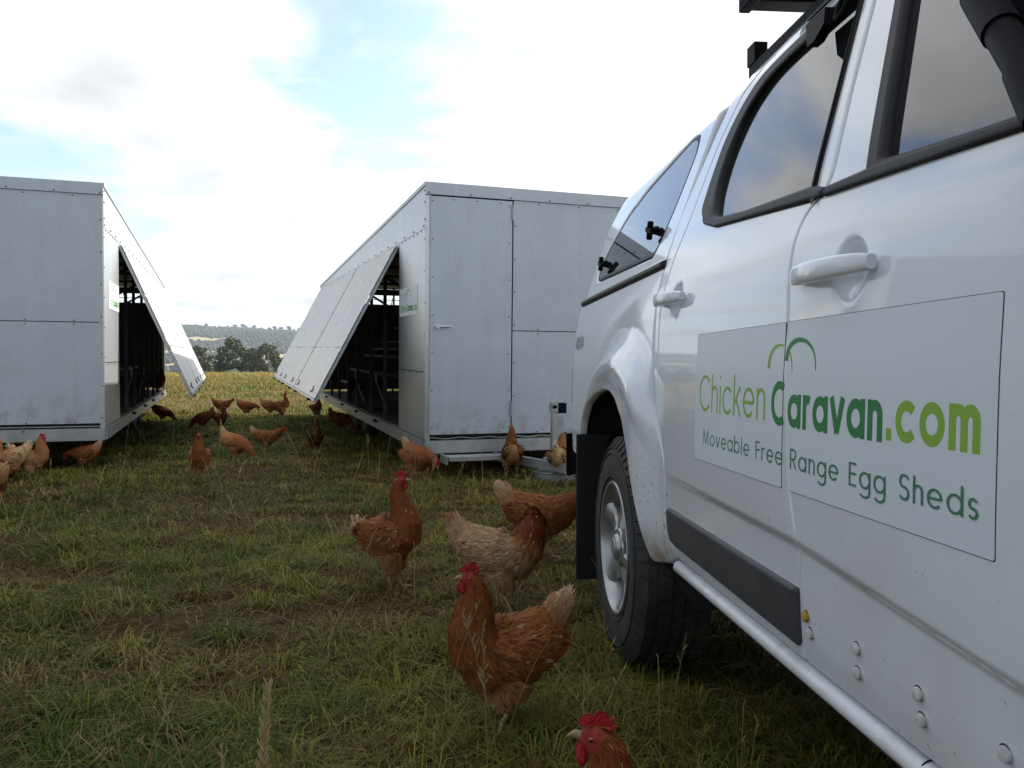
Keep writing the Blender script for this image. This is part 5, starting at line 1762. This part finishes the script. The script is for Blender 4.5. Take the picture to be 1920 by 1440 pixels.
def hen_meshes(pose, pal, stride, seed, nfeather=1700, big=1.0, voxel=.0048, comb_up=1.0):
    sp = SP[pose]
    bm = bmesh.new()
    ring_tube(bm, sp)
    bmesh.ops.triangulate(bm, faces=[f for f in bm.faces if len(f.verts) > 4])
    body = sp[4:7]
    cx = body[1][0]
    for sgn in (-1, 1):   # wings lie along the flanks
        rot = Matrix.Rotation(math.radians(-14 if pose != 'tall' else -24), 4, 'Y').inverted()
        ellipsoid(bm, (cx - .045, sgn * .074, body[1][2] + .016), (.108, .020, .052), Matrix.Rotation(math.radians(10 if pose == 'peck' else 14), 4, 'Y') @ Matrix.Rotation(sgn * .08, 4, 'X'))
        st = stride * sgn
        hip = (cx - .010, sgn * .045, .165)
        knee = (cx + .012 + st * .35, sgn * .046, .108)
        hock = (cx - .018 + st * .75, sgn * .044, .088)
        foot = (cx + .004 + st * 1.5, sgn * .046, .012)
        tb = [(*hip, .055, .048), (cx - .002 + st * .2, sgn * .047, .135, .046, .040), (*knee, .026, .024), (*hock, .0125, .0115)]
        ring_tube(bm, tb, 12)
        tube(bm, [hock, tuple((a + b) / 2 for a, b in zip(hock, foot)), foot], [.0085, .0065, .0075], 8)
        for an, ln in ((0, .062), (.62, .052), (-.62, .052), (math.pi, .030)):
            e = (foot[0] + ln * math.cos(an), foot[1] + ln * math.sin(an), .004)
            tube(bm, [(foot[0], foot[1], .011), ((foot[0] + e[0]) / 2, (foot[1] + e[1]) / 2, .0095), e], [.0068, .0058, .0042], 6)
    me0 = bm_mesh(bm, 'tmp')
    to = bpy.data.objects.new('tmp', me0); COL.objects.link(to)
    r = to.modifiers.new('r', 'REMESH'); r.mode = 'VOXEL'; r.voxel_size = voxel; r.use_smooth_shade = True
    s = to.modifiers.new('s', 'SMOOTH'); s.factor = .45; s.iterations = 3
    dg = bpy.context.evaluated_depsgraph_get()
    me = bpy.data.meshes.new_from_object(to.evaluated_get(dg))
    bpy.data.objects.remove(to); bpy.data.meshes.remove(me0)
    me.name = 'body'
    n = len(me.vertices)
    V = np.zeros(n * 3, np.float32); me.vertices.foreach_get('co', V); V = V.reshape(-1, 3)
    rg = np.random.default_rng(seed)
    # dense spine for colour and feather flow
    S = np.array([p[:3] for p in sp]); A = np.array([max(p[3], p[4]) for p in sp])
    tt = np.linspace(0, len(S) - 1, 160)
    Sd = np.stack([np.interp(tt, np.arange(len(S)), S[:, k]) for k in range(3)], 1); Ad = np.interp(tt, np.arange(len(S)), A)
    Td = np.gradient(Sd, axis=0); Td /= np.linalg.norm(Td, axis=1, keepdims=True)
    sd = np.linspace(0, 1, 160)
    def near(P):
        out = np.zeros(len(P), int)
        for i in range(0, len(P), 4000):
            d = np.linalg.norm(P[i:i + 4000, None] - Sd[None], axis=2) / (Ad[None] + .02)
            out[i:i + 4000] = d.argmin(1)
        return out
    k = near(V)
    col = ramp(pal, sd[k])
    belly = np.clip((body[1][2] - .015 - V[:, 2]) / .08, 0, 1)[:, None] * (sd[k] < .62)[:, None]
    fl = np.array(pal[1][1]) * .92
    col = col * (1 - belly * .45) + fl * belly * .45
    col *= .8 + .4 * rg.random((n, 1))
    legs = (V[:, 2] < .088) & (np.abs(V[:, 0] - cx) < .2) & ((k < 150) if pose not in ('peck',) else (V[:, 0] < .13))
    col[legs] = np.array([.38, .27, .13]) * rg.uniform(.75, 1.1, (legs.sum(), 1))
    hi = len(sp) - 3
    hc = np.array(sp[hi][:3]); hd = np.array(sp[-1][:3]) - np.array(sp[hi - 1][:3]); hd /= np.linalg.norm(hd)
    dh = (V - hc) @ hd
    face = (np.linalg.norm(V - (hc + hd * .008), axis=1) < .026) & (dh > -.010) & (V[:, 2] < hc[2] + .018)
    col[face] = np.array([.25, .030, .026]) * rg.uniform(.8, 1.15, (face.sum(), 1))
    a = me.color_attributes.new('col', 'FLOAT_COLOR', 'POINT')
    c4 = np.ones((n, 4), np.float32); c4[:, :3] = col; a.data.foreach_set('color', c4.ravel())
    me.polygons.foreach_set('use_smooth', np.ones(len(me.polygons), bool))
    # feathers
    me.calc_loop_triangles()
    T = np.zeros(len(me.loop_triangles) * 3, np.int32); me.loop_triangles.foreach_get('vertices', T); T = T.reshape(-1, 3)
    e1, e2 = V[T[:, 1]] - V[T[:, 0]], V[T[:, 2]] - V[T[:, 0]]
    fn = np.cross(e1, e2); ar = np.linalg.norm(fn, axis=1); fn /= np.maximum(ar[:, None], 1e-12)
    C = V[T].mean(1)
    ok = ~(legs[T].any(1) | face[T].any(1)) & (C[:, 2] > .07)
    if pose in ('peck', 'low'): ok = ~(legs[T].any(1) | face[T].any(1)) & ((C[:, 2] > .095) | (C[:, 0] > .12))
    pr = ar * ok; pr /= pr.sum()
    q = rg.choice(len(T), nfeather, p=pr)
    r1, r2 = rg.random((nfeather, 1)), rg.random((nfeather, 1)); fl_ = r1 + r2 > 1; r1[fl_] = 1 - r1[fl_]; r2[fl_] = 1 - r2[fl_]
    P = V[T[q, 0]] + e1[q] * r1 + e2[q] * r2; N = fn[q]
    kk = near(P)
    s_ = sd[kk]
    flow = -Td[kk] + np.array([0, 0, -.30]) * ((s_ < .6) & (s_ > .2))[:, None]
    flow[P[:, 2] < .15] += np.array([0, 0, -1.0])
    flow += rg.normal(0, .16, flow.shape)
    flow -= N * np.einsum('ij,ij->i', flow, N)[:, None]; flow /= np.maximum(np.linalg.norm(flow, axis=1, keepdims=True), 1e-6)
    side_ = np.cross(N, flow)
    neck = s_ > .56
    L_ = np.where(neck, .019, .025) * rg.uniform(.7, 1.3, nfeather) * big
    tl = s_ < .15
    L_[tl] *= rg.uniform(.9, 1.6, tl.sum())
    L_[s_ > .86] *= .55
    Wd = np.where(neck, .0042, .0082) * rg.uniform(.8, 1.2, nfeather) * big
    Wd[s_ > .86] *= .7
    Wd[tl] *= .75
    wing = (np.abs(P[:, 1]) > .066) & (s_ < .55) & (P[:, 2] > body[1][2] - .03)
    L_[wing] *= 1.35; Wd[wing] *= 1.15
    lift = np.where(neck, .0016, .0026) * rg.uniform(.5, 1.6, nfeather)
    lift[tl] *= rg.uniform(1, 3.5, tl.sum())
    L3, W3, U3 = L_[:, None], Wd[:, None], lift[:, None]
    base = P + N * .0005
    m_ = base + flow * L3 * .5 + N * U3 * .75
    tip = base + flow * L3 + N * U3
    FV = np.stack([base - side_ * W3 * .30, base + side_ * W3 * .30, m_ + side_ * W3 * .55, tip + side_ * W3 * .22, tip - side_ * W3 * .22, m_ - side_ * W3 * .55], 1).reshape(-1, 3)
    o = (np.arange(nfeather) * 6)[:, None]
    FF = np.concatenate([o + [0, 1, 2, 5], o + [5, 2, 3, 4]], 1).reshape(-1, 4)
    FF = FF[:, ::-1] if np.einsum('ij,ij->i', np.cross(FV[1::6] - FV[0::6], FV[2::6] - FV[0::6]), N).mean() < 0 else FF
    fc = ramp(pal, np.clip(s_ + rg.normal(0, .015, nfeather), 0, 1))
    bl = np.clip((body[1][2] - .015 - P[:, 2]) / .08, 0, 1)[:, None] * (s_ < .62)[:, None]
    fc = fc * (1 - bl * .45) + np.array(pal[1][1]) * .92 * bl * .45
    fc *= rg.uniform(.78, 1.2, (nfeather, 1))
    pale = rg.random(nfeather) < (.013 if pal is not CREAM else .02)
    fc[pale] = np.array([.40, .27, .16]) * rg.uniform(.7, 1.1, (pale.sum(), 1))
    wd_ = wing & (rg.random(nfeather) < .35)
    fc[wd_] *= .62
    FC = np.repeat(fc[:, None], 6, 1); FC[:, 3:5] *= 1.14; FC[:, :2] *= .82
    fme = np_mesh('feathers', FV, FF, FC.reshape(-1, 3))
    FN = N * 1.0 + rg.normal(0, .10, N.shape) + flow * .12
    FN /= np.linalg.norm(FN, axis=1, keepdims=True)
    fme.polygons.foreach_set('use_smooth', np.ones(len(fme.polygons), bool))
    fme.normals_split_custom_set_from_vertices(np.repeat(FN, 6, 0).tolist())
    # head furniture
    up = np.array([0, 0, 1.0]); up = up - hd * (up @ hd)
    if np.linalg.norm(up) < .3: up = np.array([1.0, 0, 0]) - hd * hd[0]
    up /= np.linalg.norm(up); sd_ = np.cross(up, hd)
    def HP(f, s, u): return Vector(hc + hd * f + sd_ * s + up * u)
    bm = bmesh.new()
    prof = [(.026, .012), (.030, .020), (.022, .024), (.020, .036), (.012, .028), (.006, .046), (-.002, .031), (-.009, .047), (-.014, .032), (-.022, .042), (-.023, .028), (-.031, .030), (-.024, .018), (-.010, .016), (.010, .016)]
    prof = [(f, .014 + (u - .014) * comb_up) for f, u in prof]
    L1 = [bm.verts.new(HP(f, .0020 + .002 * math.sin(f * 120), u)) for f, u in prof]; L2 = [bm.verts.new(HP(f, -.0020 + .002 * math.sin(f * 120), u)) for f, u in prof]
    bm.faces.new(L1); bm.faces.new(L2[::-1])
    for i in range(len(prof)): bm.faces.new((L1[i], L1[(i + 1) % len(prof)], L2[(i + 1) % len(prof)], L2[i]))
    bmesh.ops.triangulate(bm, faces=[f for f in bm.faces if len(f.verts) > 4])
    comb = bm_mesh(bm, 'comb', 60)
    bm = bmesh.new()
    for s in (-1, 1):
        ellipsoid(bm, HP(.012, s * .008, -.026), (.0085, .0040, .0170), Matrix.Rotation(s * .18, 4, 'X'))
        ellipsoid(bm, HP(-.008, s * .0195, -.012), (.006, .003, .008), None, 1)
    watt = bm_mesh(bm, 'wattle', 80)
    bm = bmesh.new()
    tip_ = HP(.040, 0, -.010)
    ring_tube(bm, [(*HP(.018, 0, -.002), .0085, .0075), (*HP(.030, 0, -.002), .0065, .0055), (*HP(.036, 0, -.006), .0036, .003), (*tip_, .0008, .0008)], 10)
    beak = bm_mesh(bm, 'beak', 50)
    bm = bmesh.new()
    for s in (-1, 1): ellipsoid(bm, HP(.006, s * .0195, .004), (.0044, .0032, .0044))
    eye = bm_mesh(bm, 'eye', 80)
    bm = bmesh.new()
    for s in (-1, 1): ellipsoid(bm, HP(.0062, s * .0222, .004), (.0027, .0016, .0027), None, 1)
    pup = bm_mesh(bm, 'pupil', 80)
    return dict(body=me, feathers=fme, comb=comb, wattle=watt, beak=beak, eye=eye, pupil=pup)


HENS = 'brown hens in the paddock'


def hen(ms, x, y, yaw, scale, label, z=None, roll=0.0, pitch=0.0):
    o = link('hen', ms['body'], None, M['hen'])
    o.location = (x, y, (gzf(x, y) if z is None else z) - .002)
    scale *= .86 if y > 8 else 1.0
    o.rotation_euler = (roll, pitch, math.radians(yaw)); o.scale = (scale,) * 3
    tag(o, label, 'hen', HENS)
    for nm, mt in (('feathers', 'feather'), ('comb', 'comb'), ('wattle', 'comb'), ('beak', 'beak'), ('eye', 'eye'), ('pupil', 'pupil')):
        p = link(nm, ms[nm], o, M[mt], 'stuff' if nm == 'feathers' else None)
    return o


h1 = hen_meshes('stand', RED, .024, 1, 10500, .92)
h2 = hen_meshes('stand', RED, .0, 2, 12000, .75, comb_up=.95)
h3 = hen_meshes('tall', RED, .006, 3, 8500, .95)
h4 = hen_meshes('preen', CREAM, -.02, 4, 8500, .95)
h5 = hen_meshes('walk', RED, .030, 5, 7000, 1.0)
k1 = hen_meshes('peck', GINGER, .015, 6, 3600, 1.15, .006)
k2 = hen_meshes('walk', RED, .02, 7, 3600, 1.15, .006)
k3 = hen_meshes('stand', PALE, .012, 8, 3600, 1.15, .006)
k4 = hen_meshes('low', RED, .02, 9, 3600, 1.15, .006)
k5 = hen_meshes('peck', DARK, .02, 10, 3400, 1.15, .006)
k6 = hen_meshes('tall', GINGER, .01, 11, 3400, 1.15, .006)
k7 = hen_meshes('stand', DARK, .012, 12, 3400, 1.15, .006)

hen(h1, -.035, 2.13, 207, .96, 'large red brown hen striding left in the foreground with pale tail tip')
hen(h2, .205, 1.20, 179, .955, 'nearest hen at the bottom edge showing its red comb and head')
hen(h3, -.52, 3.62, -8, 1.0, 'tall red brown hen with neck stretched up and bright comb, looking right')
hen(h4, -.02, 3.26, -4, 1.05, 'cream bodied hen with dark brown neck behind the foreground hen')
hen(h5, .165, 4.2, -6, 1.08, 'red hen with pale tail walking right towards the black mud flap')
hen(k4, -.78, 6.95, -48, 1.05, 'ginger hen with red comb bending down at the near corner of the door shed')
hen(k6, .0, 7.30, 98, .92, 'ginger hen seen from behind below the shed step')
hen(k3, .41, 7.02, 75, .95, 'ginger hen with pale tail beside the jack post next to the pickup')
hen(h1, -2.67, 7.05, -72, .92, 'red hen facing the camera alone in the grass between the sheds')
hen(k1, -2.86, 8.6, -12, 1.02, 'plump hen with white tail pecking right, nearest of the pair at the shade')
hen(k2, -2.74, 9.25, 10, .95, 'dull red hen just right of the plump pecking hen with white tail')
hen(k7, -2.13, 9.0, 105, .98, 'brown hen seen from behind in the shade left of the shed rail')
hen(k5, -2.5, 12.1, -4, 1.0, 'dark hen with raised tail in shade by the shed wheel')
hen(k6, -3.45, 14.6, 60, .95, 'sunlit hen right below the tip of the open flap')
hen(k2, -5.32, 15.2, 8, 1.0, 'sunlit hen at the left end of the row in the far sunny grass')
hen(k4, -4.66, 14.55, -10, 1.05, 'sunlit hen with a white tail second from the left in the far row')
hen(k1, -4.26, 14.6, 14, 1.0, 'sunlit ginger hen pecking in the middle of the far row')
hen(k6, -4.22, 15.3, 10, 1.0, 'sunlit pale hen with its neck upright at the right end of the far row')
hen(k5, -4.62, 12.3, 178, .95, 'dark hen pecking left at the edge of the shade, left of two')
hen(k7, -4.40, 12.5, -20, .85, 'dark hen crouching at the edge of the shade, right of two')
hen(k5, -5.74, 13.6, 12, 1.0, 'dark hen with tail up in grass under the left shed flap')
hen(k3, -4.27, 6.95, -172, .9, 'pale cream hen under the left shed front, nearest the picture edge')
hen(k3, -4.12, 7.1, 14, .86, 'shaggy pale and red hen right of the cream hen by the left shed')
hen(k4, -4.02, 7.75, 170, .8, 'dark red hen in shadow under the front rail of the left shed')
hen(k2, -4.62, 7.9, 20, .82, 'red hen half hidden behind the cream hens under the left shed')
hen(k6, -3.62, 5.75, 150, 1.0, 'orange hen cut off by the left edge of the picture')
hen(k1, .93, 2.02, 100, .95, 'orange hen in shadow under the sill of the pickup')
_c = (Matrix.Translation(CAR_L.location) @ CAR_L.rotation_euler.to_matrix().to_4x4()) @ Vector((-.02, 7.0, .008))
hen(k7, _c.x, _c.y, -2, 1.0, 'dark hen standing on the floor edge of the left shed', z=_c.z)
